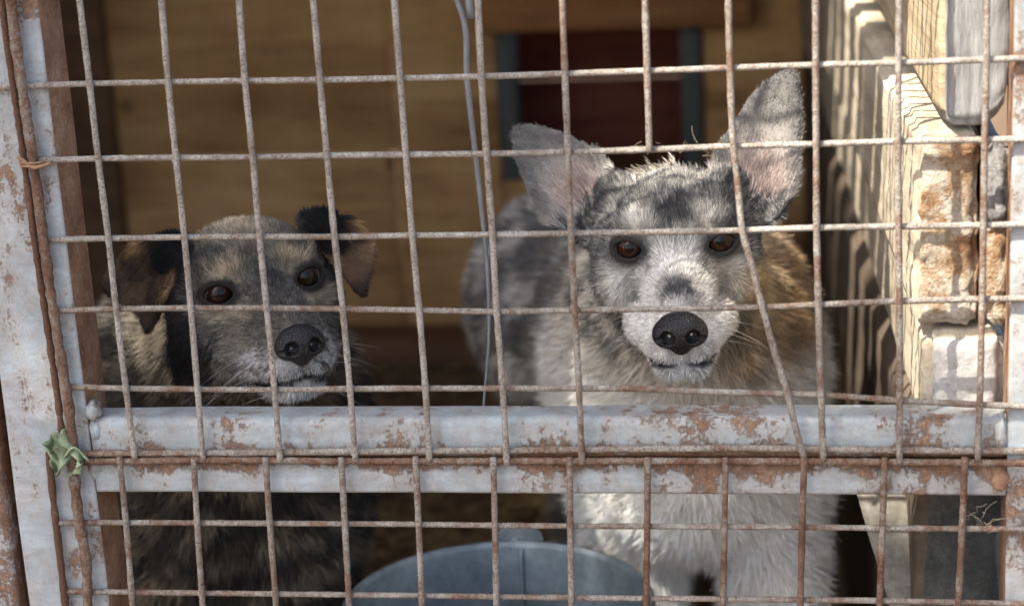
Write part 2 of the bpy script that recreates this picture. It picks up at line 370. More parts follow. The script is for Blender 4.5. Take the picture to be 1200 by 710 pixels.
rough_block('beam_block', XW+.014, .043, .030, YB+.02, zb+.003, .86, M_BEAM, bw, .0016, .005, 1, side_mat=M_BEAMSIDE,
            lump=lambda P, U: P+np.stack([0*U[:, 0], 0*U[:, 0], np.where(U[:, 2] < .25, (1-U[:, 2]/.25)*(.022*np.clip((U[:, 0]-.55)/.45, 0, 1)**2+.006*np.clip((.2-U[:, 0])/.2, 0, 1)), 0)], 1))
rough_block('render_block', XW, .040, .036, YB+.02, .536, zb-.001, M_FOAM, bw, .0030, .006, 2, side_mat=M_WALLSIDE)
rough_block('cinder_block', XW+.0425, .0145, .024, .5, .60, zb-.006, M_CINDER, bw, .0050, .007, 3)
rough_block('rubble_block', XW+.0425, .0145, .028, .5, .536, .598, M_FOAM, bw, .0035, .005, 6)
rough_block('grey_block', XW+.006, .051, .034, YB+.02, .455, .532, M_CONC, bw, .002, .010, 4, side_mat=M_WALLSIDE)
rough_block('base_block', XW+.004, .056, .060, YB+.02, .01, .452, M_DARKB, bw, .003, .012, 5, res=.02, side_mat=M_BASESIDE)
# the plank leaning on the wall below the rail
def mesh_box_between(name, c00, c10, c01, c11, th, mat, parent=None):
    n = 14; V = []; Fc = []
    for k in (0, 1):
        for j in range(n+1):
            for i in range(6):
                u, v = i/5, j/n
                p = (1-v)*((1-u)*c00+u*c10)+v*((1-u)*c01+u*c11)+np.array([.2, .96, .2])*th*k
                V.append(p+np.array([mnoise.noise(Vector(p)*60+Vector((a*7, 0, k))) for a in range(3)])*.0015)
    W = 6; A = (n+1)*W
    for j in range(n):
        for i in range(5):
            a = j*W+i; Fc.append((a, a+1, a+W+1, a+W)); Fc.append((A+a, A+a+W, A+a+W+1, A+a+1))
        Fc.append((j*W, (j+1)*W, A+(j+1)*W, A+j*W)); Fc.append((j*W+5, A+j*W+5, A+(j+1)*W+5, (j+1)*W+5))
    for i in range(5):
        Fc.append((i, A+i, A+i+1, i+1)); a = n*W+i; Fc.append((a, a+1, A+a+1, A+a))
    return mesh_obj(name, V, Fc, mat, parent)
tl, tr, bl, br = at(998, 560, .155), at(1060, 560, .155), at(1043, 712, .085), at(1112, 712, .085)
ext = 3.35
lp = mesh_box_between('leaning_plank', tl, tr, tl+(bl-tl)*ext*.98, tr+(br-tr)*ext*.98, .022, M_PLANKRAW)
zmin = min(v.co.z for v in lp.data.vertices)
for v in lp.data.vertices:
    if v.co.z < .001: v.co.z = .001
tag(lp, 'rough grey board leaning below the rail beside the dark gap', 'board')

# ------------------------------------------------------------------ gate frame
gf = empty('steel_frame', (.3, .02, .0), label='flaking grey blue steel frame with a rusty crossbar under both chins', cat='frame')
def profile_bar(name, x0, x1, prof, mat, parent, n=140, wob=.0006):
    """bar along X with a closed (y,z) outline, slightly uneven"""
    xs = np.linspace(x0, x1, n); V = []; Fc = []; m = len(prof)
    for x in xs:
        for (y, z) in prof:
            q = Vector((x*14, y*60, z*60)); V.append((x, y+wob*mnoise.noise(q), z+wob*mnoise.noise(q+Vector((9, 3, 1)))))
    for i in range(n-1):
        for j in range(m):
            k = (j+1) % m; Fc.append((i*m+j, (i+1)*m+j, (i+1)*m+k, i*m+k))
    Fc.append(tuple(range(m))); Fc.append(tuple(range(n*m-1, (n-1)*m-1, -1)))
    return mesh_obj(name, V, Fc, mat, parent)
def rounded(y0, y1, z0, z1, r, n=4):
    out = []
    for cy, cz, a0 in ((y0+r, z0+r, 180), (y1-r, z0+r, 270), (y1-r, z1-r, 0), (y0+r, z1-r, 90)):
        for k in range(n+1):
            a = math.radians(a0+90*k/n); out.append((cy+r*math.cos(a), cz+r*math.sin(a)))
    return out
profile_bar('crossbar', .0205, .6155, rounded(.0060, .0350, .4565, .4845, .0055), M_RAIL, gf)
profile_bar('lower_flat_bar', .0205, .6155, rounded(.0045, .0300, .4325, .4545, .003), M_FLAT, gf)
def post(x0, x1, y0, y1, z0, z1, face, side, r=.0025):
    prof = rounded(x0, x1, y0, y1, r, 3); n = 90; V = []; Fc = []; mi = []; m = len(prof)
    for z in np.linspace(z0, z1, n):
        for (x, y) in prof: V.append((x+.0008*mnoise.noise(Vector((x*40, y*40, z*12))), y+.0006*mnoise.noise(Vector((x*40, y*40, z*12+50))), z))
    for i in range(n-1):
        for j in range(m):
            k = (j+1) % m; Fc.append((i*m+j, i*m+k, (i+1)*m+k, (i+1)*m+j))
            nrm = np.array(prof[k])-np.array(prof[j]); mi.append(1 if abs(nrm[1]) > abs(nrm[0])*1.2 else 0)
    Fc.append(tuple(range(m-1, -1, -1))); Fc.append(tuple(range((n-1)*m, n*m))); mi += [0, 0]
    o = mesh_obj('post', V, Fc, face, gf); o.data.materials.append(side); o.data.polygons.foreach_set('material_index', mi); return o
post(-.038, .0200, .0045, .0440, .0, 1.12, M_POST, M_RUST)
post(.616, .690, .0045, .0430, .0, 1.12, M_RPOST, M_RUST)
profile_bar('top_bar', -.038, .675, rounded(.0045, .044, 1.122, 1.16, .004), M_RAIL, gf)
# welds where the crossbar meets the posts
def blob(name, c, r, mat, parent, seed=0, amp=.35, sub=3):
    V, Fc = [], []; n, k = 14, 10
    for j in range(k+1):
        for i in range(n):
            t, p = math.pi*j/k, 2*math.pi*i/n; d = np.array([math.sin(t)*math.cos(p), math.sin(t)*math.sin(p), math.cos(t)])
            V.append(np.array(c)+d*np.array(r)*(1+amp*mnoise.noise(Vector(d*2.2)+Vector((seed*5, 0, 0)))))
    for j in range(k):
        for i in range(n): Fc.append((j*n+i, (j+1)*n+i, (j+1)*n+(i+1) % n, j*n+(i+1) % n))
    return mesh_obj(name, V, Fc, mat, parent)
blob('weld', (.0225, .010, .489), (.006, .008, .007), M_POST, gf, 1); blob('weld', (.0235, .012, .476), (.005, .008, .010), M_RAIL, gf, 2); blob('weld', (.021, .006, .452), (.005, .005, .010), M_FLAT, gf, 3)
blob('weld', (.612, .010, .472), (.006, .008, .014), M_RAIL, gf, 4); blob('weld', (.612, .007, .444), (.006, .006, .010), M_RUST, gf, 5)
# frame of the next gate at the far left
ng = empty('neighbouring_gate_post', (-.075, .02, 0), label='rust streaked white post beyond the narrow dark gap', cat='post')
o = box('post', (-.105, .006, 0), (-.046, .046, 1.1), mat_paint('paint_neighbour', (-.1, -.04, .02, .13), (.50, .52, .54)), ng, .004)

# ------------------------------------------------------------------ wire mesh
def pl(pts, Y): return [at(x, y, Y) for x, y in pts]
WR = .00207
up_h = [
 [(-30,103),(30,101),(100,98.5),(200,96.5),(287,95),(375,94),(470,92),(595,89),(755,83.5),(855,80),(955,76.5),(1052,74),(1200,68.5),(1240,67)],
 [(40,188),(115,186),(205,185),(297,184.5),(385,182.5),(475,181.5),(595,180),(760,175.5),(860,171.5),(955,169),(1052,166),(1200,163),(1240,162)],
 [(30,281.5),(55,281),(125,279.5),(215,278),(305,277.5),(392,277.5),(485,276),(595,275),(670,273.5),(865,270),(957,267),(1052,265.5),(1200,263),(1240,262)],
 [(65,364),(137,362),(225,361),(315,361),(400,362),(492,363.5),(582,365),(675,363.5),(800,361.5),(890,360),(960,357),(1050,353),(1148,350.6),(1240,349)],
 [(77,453),(150,455),(230,456),(320,456.5),(410,455.5),(500,455),(595,455),(675,455),(750,455.5),(807,458),(870,460),(960,462.5),(1055,469),(1145,474),(1240,477)],
 [(92,531.5),(160,531),(320,530),(420,529),(595,527.5),(750,526),(870,525),(950,526),(1050,527.5),(1240,528.5)]]
up_v = [
 [(80,-100),(93,0),(105,98.5),(115,186),(127,279.5),(136,362),(147.5,455),(158,537)],
 [(180,-100),(189,0),(197,96.5),(206,185),(216,278),(223.5,361),(231.5,456),(238,538)],
 [(272,-100),(280,0),(287,95),(296,184),(304,277),(312.5,361),(321.5,456),(328.5,541)],
 [(359,-100),(367,0),(375,94),(383,183),(392,277),(401.5,362),(410,455),(416.5,540)],
 [(455,-100),(462,0),(469,92),(475.5,182),(483,276),(491,363),(498.5,455),(503.5,541)],
 [(556,-100),(560,0),(564,90),(570,180),(577,275),(582,365),(589,455),(594,545)],
 [(656,-100),(659,0),(662,87),(665.5,177),(669,273),(673.5,363),(678.5,455),(682,543)],
 [(753,-100),(756,0),(758.5,84),(761,178)],
 [(851,-100),(853.5,0),(855.5,80),(859.5,171),(865,220),(870,270),(880,308),(892,355),(910,420),(922.5,460),(932,500),(942,536)],
 [(956,-100),(956,0),(956,77),(956.5,168),(957,266),(959,357),(962,462),(965,541)],
 [(1055,-100),(1054,0),(1053,75),(1052.5,166),(1053,266),(1054,353),(1054.5,469),(1054,543)],
 [(1158,-100),(1156.5,0),(1156,70),(1154,164),(1152.5,264),(1151,350),(1148,474),(1145.5,541)]]
lo_h = [[(95,541),(225,539),(400,540),(595,540),(800,540),(950,540.5),(1240,543)],
 [(62,612.5),(150,612),(230,612.5),(320,613),(485,614),(595,615.5),(760,616.5),(945,617.5),(1035,618.5),(1240,620)],
 [(73,692.5),(155,693.5),(235,694.5),(322,695.5),(495,697.5),(597,699),(845,701.5),(1030,703.5),(1240,708)]]
lo_v = [[(140,535),(147.5,612),(154,693),(160,790)],[(227,538),(231,612),(236.5,695),(242,790)],[(311,536),(316,612),(322.5,695),(328,790)],
 [(400,536),(404,613),(408.5,696),(412,790)],[(487,535),(490.5,614),(494,697),(497,790)],[(578,536),(580,615),(581.5,698),(583,790)],
 [(667.5,536),(668.5,616),(669.5,700),(670,790)],[(759,536),(758.5,616),(757.5,701),(757,790)],[(850,536),(849,617),(847.5,702),(846,790)],
 [(942.5,536),(940,617),(938,703),(936,790)],[(1037,536),(1034,618),(1031,703),(1028,790)],[(1131,536),(1127.5,619),(1123,706),(1119,790)]]
um = empty('wire_mesh_panel', (.3, 0, .45), label='rusty welded wire mesh panel covering the opening above the crossbar', cat='wire mesh')
lm = empty('wire_mesh_panel', (.3, 0, .2), label='rusty welded wire mesh panel covering the opening below the crossbar', cat='wire mesh')
HT = [0, 0, 0, 1, 1, 1]; VT = [0, 0, 0, 0, 0, 0, 1, 1, 1, 1, 1, 1]
for i, p in enumerate(up_h): tube('wire', pl(p, .0012), WR*(.95 if i < 5 else 1.1), MW[HT[i]], um, 10, .0045, .05)
for i, p in enumerate(up_v): tube('wire', pl(p, -.0024), WR*1.0, MW[VT[i]], um, 10, .0045, .05)
for z in (.815, .865, .915, .965, 1.015, 1.065): tube('wire', [(.0, .0012, z), (.3, .0012, z), (.65, .0012, z)], WR, MW[1], um, 8, .03)
for i, p in enumerate(up_v):
    if i == 7: continue
    a, b_ = at(*p[0], -.0024), at(*p[1], -.0024); d = (a-b_)/(a[2]-b_[2]); tube('wire', [a, a+d*(.15), a+d*(1.12-a[2])], WR, MW[0], um, 8, .03)
for i, p in enumerate(lo_h): tube('wire', pl(p, .0010 if i else -.0005), WR*(.92 if i else 1.1), MW[1 if i else 2], lm, 10, .0045, .05)
for i, p in enumerate(lo_v):
    q = pl(p, -.0026); d = (q[-1]-q[-2])/(q[-1][2]-q[-2][2]); q.append(q[-1]-d*(q[-1][2]-.02)); tube('wire', q, WR*1.02, MW[1 if i < 7 else 2], lm, 10, .0045, .05)
for z in (.28, .23, .18, .13, .08, .03): tube('wire', [(.0, .001, z), (.3, .001, z), (.65, .001, z)], WR, MW[1], lm, 8, .03)
# weld spots where the wires cross
wd0 = blob('weld', (0, 0, 0), (.0031, .0030, .0029), MW[1], None, 3, .3)
wm = wd0.data; bpy.data.objects.remove(wd0)
def spots(lists, sl, par, mat_i):
    for i, p in enumerate(lists):
        for q in p[sl]:
            if i == 8 and q[1] in (220, 308, 420, 500): continue
            o = bpy.data.objects.new('weld', wm); COL.objects.link(o); o.parent = par; o.matrix_parent_inverse = Matrix.Translation(-Vector(par.location))
            o.location = at(*q, -.0006); k_ = random.uniform(.8, 1.12); o.scale = (k_*random.uniform(.85, 1.1), k_, k_*random.uniform(.85, 1.1)); o.rotation_euler = (0, random.uniform(0, 6), 0)
spots(up_v, slice(2, -1), um, 0); spots(lo_v, slice(1, 3), lm, 1)
# the doubled, rusted edge wires on the left post
M_RIB = mat_wire('rust_ribbed', 1.9)
edge = [([(-2,-60),(2,0),(14,90),(27,180),(43,300),(58,400),(68,470),(75,528)], -.0005, .0023, M_RIB), ([(8,-60),(13,0),(24,90),(38,180),(55,310),(70,410),(80,470),(86,525)], -.0030, .0034, MW[2])]
for p, Y, r, m_ in edge: tube('wire', pl(p, Y), r, m_, um, 10, .004, .10)
edge = [([(57,530),(63,590),(70,650),(77,712),(84,790)], .0, .0026, M_RIB), ([(83,520),(87,560),(93,612),(100,650),(103,712),(108,790)], -.0030, .0036, MW[2])]
for p, Y, r, m_ in edge: tube('wire', pl(p, Y), r, m_, lm, 10, .004, .10)
tw = mesh_obj('tie_wire', *tube_geo(smooth_path(pl([(20,184),(30,190),(38,197),(48,195),(60,191)], -.0072), .002), .0011, 6), M_RUST, um)
a_ = np.linspace(0, 4*np.pi, 60); cc = at(38, 190, -.001)
tube('tie_wire', [cc+np.array([.0075*math.cos(t), -.0055*math.sin(t)-.001, .002*t/6-.002]) for t in a_[::3]], .0009, M_RUST, um, 6, .0015)

# ------------------------------------------------------------------ grey cable hanging behind the mesh
M_CABLE = mat_plain('grey_cable', (.17, .18, .19), .55, .3)
cb = tube('hanging_cable', pl([(520,-60),(534,-4),(543,22),(547,90),(555,165),(563,235),(571,320),(573,385),(567,472),(563,520)], .05), .002, M_CABLE, None, 8, .006, .02, [.0019, .0020, .0020, .0018, .0015, .0011, .0009, .0008])
tag(cb, 'thin grey cable hanging behind the mesh between the two dogs', 'cable')
cb2 = tube('cable_end', pl([(545,-60),(549,0),(552,22)], .045), .0026, M_CABLE, None, 8, .006); tag(cb2, 'short blunt end of grey cable above the long hanging one', 'cable')

# ------------------------------------------------------------------ leaf caught on the edge wires
M_LEAF = mat_plain('dry_leaf', (.21, .25, .15), .8, 0, .2, 160, .45, .5)
V, Fc = [], []; n = 14; lc = at(72, 533, -.008)
for j in range(n+1):
    for i in range(n+1):
        u, v = i/n*2-1, j/n; wdt = .0125*(math.sin(math.pi*(v*.86+.10))**.8)*(1+.22*math.sin(v*23+u))
        x = u*wdt+.0035*math.sin(v*5); z = (v-.5)*.023+.005*math.sin(u*3.6); y = -.0045*math.cos(u*5.2)-.003*math.sin(v*9+u*4)+.002*math.sin(u*11)
        V.append((lc[0]+x*.95+z*.25, lc[1]+y, lc[2]+z-.25*x))
for j in range(n):
    for i in range(n): a = j*(n+1)+i; Fc.append((a, a+1, a+n+2, a+n+1))
lf = mesh_obj('leaf', V, Fc, M_LEAF); md = lf.modifiers.new('thick', 'SOLIDIFY'); md.thickness = .0004
lf.data.update(); tag(lf, 'crumpled dry green leaf caught on the rusty edge wires', 'leaf')
st = at(80, 520, -.010)
tube('stalk', [lc+np.array([0, -.001, -.004]), lc+np.array([.010, -.002, .006]), lc+np.array([.019, -.001, -.004])], .0009, M_LEAF, lf, 6, .003).matrix_parent_inverse = Matrix()

# ------------------------------------------------------------------ bucket
def lathe(prof, n=72):
    V, Fc = [], []
    for r, z in prof:
        for i in range(n): a = 2*math.pi*i/n; V.append((r*math.cos(a), r*math.sin(a), z))
    for j in range(len(prof)-1):
        for i in range(n): Fc.append((j*n+i, j*n+(i+1) % n, (j+1)*n+(i+1) % n, (j+1)*n+i))
    return np.array(V), Fc
def mat_zinc():
    m, nt, b = new_mat('galvanised'); v = coords(nt)
    n1 = noise(nt, v, 12, 6, .6, .4); n2 = noise(nt, v, 70, 6, .75)
    s = math_n(nt, 'ADD', math_n(nt, 'MULTIPLY', n1, .6), math_n(nt, 'MULTIPLY', n2, .4))
    L(nt, ramp(nt, s, [(.35, (.11, .13, .14)), (.5, (.21, .245, .26)), (.65, (.36, .40, .41))]), b.inputs['Base Color'])
    b.inputs['Metallic'].default_value = .55; L(nt, ramp(nt, n1, [(.3, (.38,)*3), (.7, (.6,)*3)]), b.inputs['Roughness']); bump(nt, b, s, .15, .001); return m
M_ZINC = mat_zinc()
bc = at(583, 713, .158); BR, BZ = .1145, bc[2]
bk = empty('bucket', (bc[0], bc[1], 0), label='open galvanised metal bucket standing behind the lower mesh', cat='bucket')
rb = .082
prof = [(.001, .006), (rb-.004, .006), (rb, .002), (rb+.002, .012)]+[(rb+.002+(BR-rb-.002)*t, .012+(BZ-.012)*t) for t in (.25, .5, .75, 1)]
prof += [(BR+.003, BZ+.002), (BR+.0025, BZ+.005), (BR-.0005, BZ+.005), (BR-.0015, BZ)]+[(rb+(BR-rb-.002)*t, .012+(BZ-.012)*t) for t in (.75, .5, .25)]+[(rb-.003, .013), (.001, .0128)]
V, Fc = lathe(prof); bwall = mesh_obj('wall', V+np.array([bc[0], bc[1], 0]), Fc, M_ZINC, bk)
# side seam, lugs and the bail folded down on the near side
sy = 1
tube('seam', [(bc[0]+.002, bc[1]+sy*(rb-.002), .02), (bc[0]+.002, bc[1]+sy*(BR+rb)/2-.003, (BZ+.02)/2), (bc[0]+.002, bc[1]+sy*(BR-.0032), BZ)], .0022, M_ZINC, bwall, 8)
def lug(sg):
    V, Fc = [], []; outline = [(-.019, -.016), (.019, -.016), (.019, .004)]+[(.019*math.cos(a), .006+.013*math.sin(a)) for a in np.linspace(0, math.pi, 9)]+[(-.019, .004)]
    m = len(outline)
    for t in (.0, .0022):
        for x, z in outline: V.append((bc[0]+x, bc[1]+sg*(BR+.0035+t), BZ+z))
    Fc = [tuple(range(m)), tuple(range(2*m-1, m-1, -1))]+[(i, m+i, m+(i+1) % m, (i+1) % m) for i in range(m)]
    mesh_obj('lug', V, Fc, M_ZINC, bwall, smooth=False)
lug(1); lug(-1)
ha = np.linspace(0, math.pi, 15)
tube('bail_handle', [(bc[0]-(BR+.012)*math.sin(t), bc[1]+(BR+.004)*math.cos(t), BZ+.006-.055*math.sin(t)) for t in ha], .0022, M_ZINC, bk, 8)

# ------------------------------------------------------------------ implicit modelling
class Field:
    def __init__(s, ax):
        s.ax = [np.asarray(a, np.float32) for a in ax]; s.v = np.full([len(a) for a in s.ax], .2, np.float32)
    def sub(s, lo, hi):
        sl = []
        for a, l, h in zip(s.ax, lo, hi):
            i = max(0, int(np.searchsorted(a, l))-1); j = min(len(a), int(np.searchsorted(a, h))+2)
            if j-i < 2: return None
            sl.append(slice(i, j))
        return tuple(sl)
    def apply(s, fn, lo, hi, k, op='add'):
        sl = s.sub(lo, hi)
        if sl is None: return
        X, Y, Z = np.meshgrid(*[a[q] for a, q in zip(s.ax, sl)], indexing='ij')
        d = fn(X, Y, Z).astype(np.float32); f = s.v[sl]
        if op == 'add':
            h = np.clip(.5+.5*(f-d)/k, 0, 1); s.v[sl] = f*(1-h)+d*h-k*h*(1-h)
        else:
            d = -d; h = np.clip(.5-.5*(f-d)/k, 0, 1); s.v[sl] = f*(1-h)+d*h+k*h*(1-h)
    def mesh(s):
        v = s.v; I = v < 0; nx, ny, nz = v.shape
        cnt = np.zeros((nx-1, ny-1, nz-1), np.int8); off = [(a, b, c) for a in (0, 1) for b in (0, 1) for c in (0, 1)]
        for a, b, c in off: cnt += I[a:nx-1+a, b:ny-1+b, c:nz-1+c]
        act = np.argwhere((cnt > 0) & (cnt < 8)); idx = np.full(cnt.shape, -1, np.int32); idx[tuple(act.T)] = np.arange(len(act))
        val = {o: v[act[:, 0]+o[0], act[:, 1]+o[1], act[:, 2]+o[2]] for o in off}
        pos = {o: np.stack([s.ax[k][act[:, k]+o[k]] for k in range(3)], 1) for o in off}
        acc = np.zeros((len(act), 3)); num = np.zeros(len(act))
        for o in off:
            for k in range(3):
                if o[k]: continue
                q = tuple(1 if i == k else o[i] for i in range(3)); a, b = val[o], val[q]; m = (a < 0) != (b < 0)
                t = np.where(m, a/(a-b+1e-20), 0); acc += np.where(m[:, None], pos[o]+(pos[q]-pos[o])*t[:, None], 0); num += m
        P = acc/num[:, None]; Q = []
        for k in range(3):
            sl0 = [slice(1, -1)]*3; sl0[k] = slice(0, -1); sl1 = list(sl0); sl1[k] = slice(1, None)
            A = I[tuple(sl0)]; B = I[tuple(sl1)]; e = np.argwhere(A != B); flip = A[tuple(e.T)]
            base = e+1; base[:, k] -= 1; u, w_ = [(1, 2), (2, 0), (0, 1)][k]
            def cell(du, dw): c = base.copy(); c[:, u] -= du; c[:, w_] -= dw; return idx[tuple(c.T)]
            q = np.stack([cell(1, 1), cell(0, 1), cell(0, 0), cell(1, 0)], 1); q[~flip] = q[~flip][:, ::-1]; Q.append(q)
        Q = np.concatenate(Q); Q = Q[(Q >= 0).all(1)]
        return P, Q
def axis(lo, hi, flo, fhi, fine, coarse):
    a = np.r_[np.arange(lo, flo, coarse), np.arange(flo, fhi, fine), np.arange(fhi, hi, coarse)]
    a = np.unique(np.round(a, 5)); return a[np.r_[True, np.diff(a) > fine*.5]]
def ell(c, r):
    c, r = np.asarray(c, float), np.asarray(r, float)
    def fn(x, y, z):
        a, b, d = x-c[0], y-c[1], z-c[2]
        k0 = np.sqrt((a/r[0])**2+(b/r[1])**2+(d/r[2])**2); k1 = np.sqrt((a/r[0]**2)**2+(b/r[1]**2)**2+(d/r[2]**2)**2)+1e-9
        return k0*(k0-1)/k1
    return fn, c, float(max(r))
def cone(a, b, ra, rb):
    a, b = np.asarray(a, float), np.asarray(b, float); ab = b-a; L2 = ab@ab
    def fn(x, y, z):
        t = np.clip(((x-a[0])*ab[0]+(y-a[1])*ab[1]+(z-a[2])*ab[2])/L2, 0, 1)
        return np.sqrt((x-a[0]-t*ab[0])**2+(y-a[1]-t*ab[1])**2+(z-a[2]-t*ab[2])**2)-(ra+(rb-ra)*t)
    return fn, (a+b)/2, float(math.sqrt(L2)/2+max(ra, rb))
def basis(yaw, pitch, roll):
    yaw, pitch, roll = map(math.radians, (yaw, pitch, roll))
    ef = np.array([math.sin(yaw)*math.cos(pitch), -math.cos(yaw)*math.cos(pitch), math.sin(pitch)])
    ex = np.array([math.cos(yaw), math.sin(yaw), 0]); ez = np.cross(ef, ex)
    if ez[2] < 0: ez = -ez
    return np.stack([ex*math.cos(roll)+ez*math.sin(roll), ef, ez*math.cos(roll)-ex*math.sin(roll)])
class Head:
    """local axes: x across the face, y out along the muzzle, z up; unit = one scaled centimetre"""
    def __init__(s, E, ang, sc): s.E, s.B, s.u = np.array(E), basis(*ang), .01*sc
    def loc(s, P): return ((np.asarray(P)-s.E)@s.B.T)/s.u
    def wld(s, l): return s.E+s.u*(np.asarray(l, float)@s.B)
    def add(s, F, prim, k=.5, op='add'):
        fn, c, r = prim; C = s.wld(c); R_ = (r+1.2*k+.3)*s.u
        def g(x, y, z):
            x, y, z = (x-s.E[0])/s.u, (y-s.E[1])/s.u, (z-s.E[2])/s.u
            q = [s.B[i, 0]*x+s.B[i, 1]*y+s.B[i, 2]*z for i in range(3)]
            return fn(*q)*s.u
        F.apply(g, C-R_, C+R_, k*s.u, op)
def poly_sdf(u, v, poly):
    P = np.asarray(poly, float); d = np.full(u.shape, 1e9); sgn = np.ones(u.shape); n = len(P)
    for i in range(n):
        a, b = P[i], P[i-1]; ex, ey = b-a; wx, wy = u-a[0], v-a[1]
        t = np.clip((wx*ex+wy*ey)/(ex*ex+ey*ey), 0, 1); d = np.minimum(d, (wx-ex*t)**2+(wy-ey*t)**2)
        c1, c2, c3 = v >= a[1], v < b[1], ex*wy > ey*wx
        sgn = np.where((c1 & c2 & c3) | (~c1 & ~c2 & ~c3), -sgn, sgn)
    return sgn*np.sqrt(d)
def catmull_closed(P, m=4):
    P = np.asarray(P, float); n = len(P); out = []
    for i in range(n):
        p0, p1, p2, p3 = P[i-1], P[i], P[(i+1) % n], P[(i+2) % n]
        for t in np.arange(m)/m: out.append(.5*((2*p1)+(-p0+p2)*t+(2*p0-5*p1+4*p2-p3)*t*t+(-p0+3*p1-3*p2+p3)*t**3))
    return np.array(out)
class Ear:
    """a leather flap: outline measured on a tilted plane through 'org' with normal nrm, cupped by bend(u,v)"""
    def __init__(s, pix, depth, nrm, tip, base, thick, bend):
        s.n = np.array(nrm, float)/np.linalg.norm(nrm); s.o = at(*base, depth)
        def hit(q):
            d = at(*q, 0.)-CAM; d /= np.linalg.norm(d); return CAM+d*(((s.o-CAM)@s.n)/(d@s.n))
        W = [hit(q) for q in pix]; t = hit(tip)-s.o; s.len = np.linalg.norm(t); s.v = t/s.len; s.u = np.cross(s.v, s.n)
        s.poly = catmull_closed([((p-s.o)@s.u, (p-s.o)@s.v) for p in W]); s.t, s.bend = thick, bend
        s.lo = np.min(W, 0)-.035; s.hi = np.max(W, 0)+.035; s.wid = np.abs(s.poly[:, 0]).max()
    def uvw(s, x, y, z):
        x, y, z = x-s.o[0], y-s.o[1], z-s.o[2]
        return [x*a[0]+y*a[1]+z*a[2] for a in (s.u, s.v, s.n)]
    def fn(s, x, y, z):
        u, v, w_ = s.uvw(x, y, z); d = poly_sdf(u, v, s.poly); h = np.abs(w_-s.bend(u, v, s))*.85-s.t
        return np.maximum(d, h)+np.minimum(0, np.maximum(d, h))*0
    def add(s, F, k=.004): F.apply(s.fn, s.lo, s.hi, k)

def normals(P, Q):
    n = np.cross(P[Q[:, 2]]-P[Q[:, 0]], P[Q[:, 3]]-P[Q[:, 1]]); vn = np.zeros_like(P)
    for i in range(4): np.add.at(vn, Q[:, i], n)
    return vn/(np.linalg.norm(vn, axis=1)[:, None]+1e-12)
def sstep(a, b, x): t = np.clip((x-a)/(b-a), 0, 1); return t*t*(3-2*t)
def gau(q, c, s): return np.exp(-(((q-np.asarray(c, float))/np.asarray(s, float))**2).sum(1))
def lay(C, m, col): return C*(1-m[:, None])+np.asarray(col, float)*m[:, None]
def nrmz(v): return v/(np.linalg.norm(v, axis=1)[:, None]+1e-12)

def grow_fur(name, P, Q, VN, parent, dens, coat, flow, length, lift, rad, mat, seed=1, keep=None, clump=.75):
    """strands as real hair curves; dens = strands per square metre at a point"""
    r = np.random.default_rng(seed)
    T = np.concatenate([Q[:, [0, 1, 2]], Q[:, [0, 2, 3]]]); a, b, c = P[T[:, 0]], P[T[:, 1]], P[T[:, 2]]
    ar = .5*np.linalg.norm(np.cross(b-a, c-a), axis=1); cen = (a+b+c)/3; tn = nrmz(VN[T[:, 0]]+VN[T[:, 1]]+VN[T[:, 2]])
    ex = ar*dens(cen, tn); n = r.poisson(ex); ti = np.repeat(np.arange(len(T)), n); m = len(ti)
    u, v = r.random(m), r.random(m); f = u+v > 1; u[f], v[f] = 1-u[f], 1-v[f]
    R0 = a[ti]+(b-a)[ti]*u[:, None]+(c-a)[ti]*v[:, None]
    nn = nrmz(VN[T[ti, 0]]*(1-u-v)[:, None]+VN[T[ti, 1]]*u[:, None]+VN[T[ti, 2]]*v[:, None])
    if keep is not None:
        k = keep(R0, nn, r); R0, nn = R0[k], nn[k]; m = len(R0)
    fl = flow(R0, nn); fl = fl-nn*(fl*nn).sum(1)[:, None]; fl = nrmz(fl)
    Ln = length(R0)*(.65+.6*r.random(m)); lf_ = lift(R0)
    jit = r.normal(size=(m, 3))*.15
    clump = clump(R0)[:, None]
    cl = np.stack([fbm(R0, 140, seed+i*5, 2)-.5 for i in range(3)], 1)*1.5*clump+np.stack([fbm(R0, 420, seed+50+i*5, 2)-.5 for i in range(3)], 1)*1.3*clump
    d0 = nrmz(fl*(1-lf_)[:, None]+nn*lf_[:, None]+jit*.8+cl*.9)
    d1 = nrmz(fl*.93+nn*(.10+.35*lf_)[:, None]+jit+cl*1.2+np.array([0, 0, -.12]))
    K = 5; t = np.linspace(0, 1, K)
    pos = R0[:, None]-nn[:, None]*.0006+Ln[:, None, None]*(t[None, :, None]*d0[:, None]*(1-.5*t)[None, :, None]+.5*(t**2)[None, :, None]*d1[:, None])
    hc = bpy.data.hair_curves.new(name); hc.add_curves([K]*m)
    hc.attributes['position'].data.foreach_set('vector', pos.astype(np.float32).ravel())
    rr = (rad(R0)*(.7+.6*r.random(m)))[:, None]*np.array([1, .95, .8, .55, .12])[None]
    at_r = hc.attributes.get('radius') or hc.attributes.new('radius', 'FLOAT', 'POINT'); at_r.data.foreach_set('value', rr.astype(np.float32).ravel())
    C = 1.25*coat(R0, nn)*((.55+.85*r.random(m)**1.2)*(.80+.40*fbm(R0, 330, seed+90, 2)))[:, None]
    at_c = hc.attributes.new('coat', 'FLOAT_COLOR', 'CURVE'); at_c.data.foreach_set('color', np.c_[np.clip(C, 0, .88), np.ones(m)].astype(np.float32).ravel())
    hc.materials.append(mat); o = bpy.data.objects.new(name, hc); COL.objects.link(o); o.parent = parent
    o.matrix_parent_inverse = Matrix.Translation(-Vector(parent.location)); o['kind'] = 'stuff'
    return m
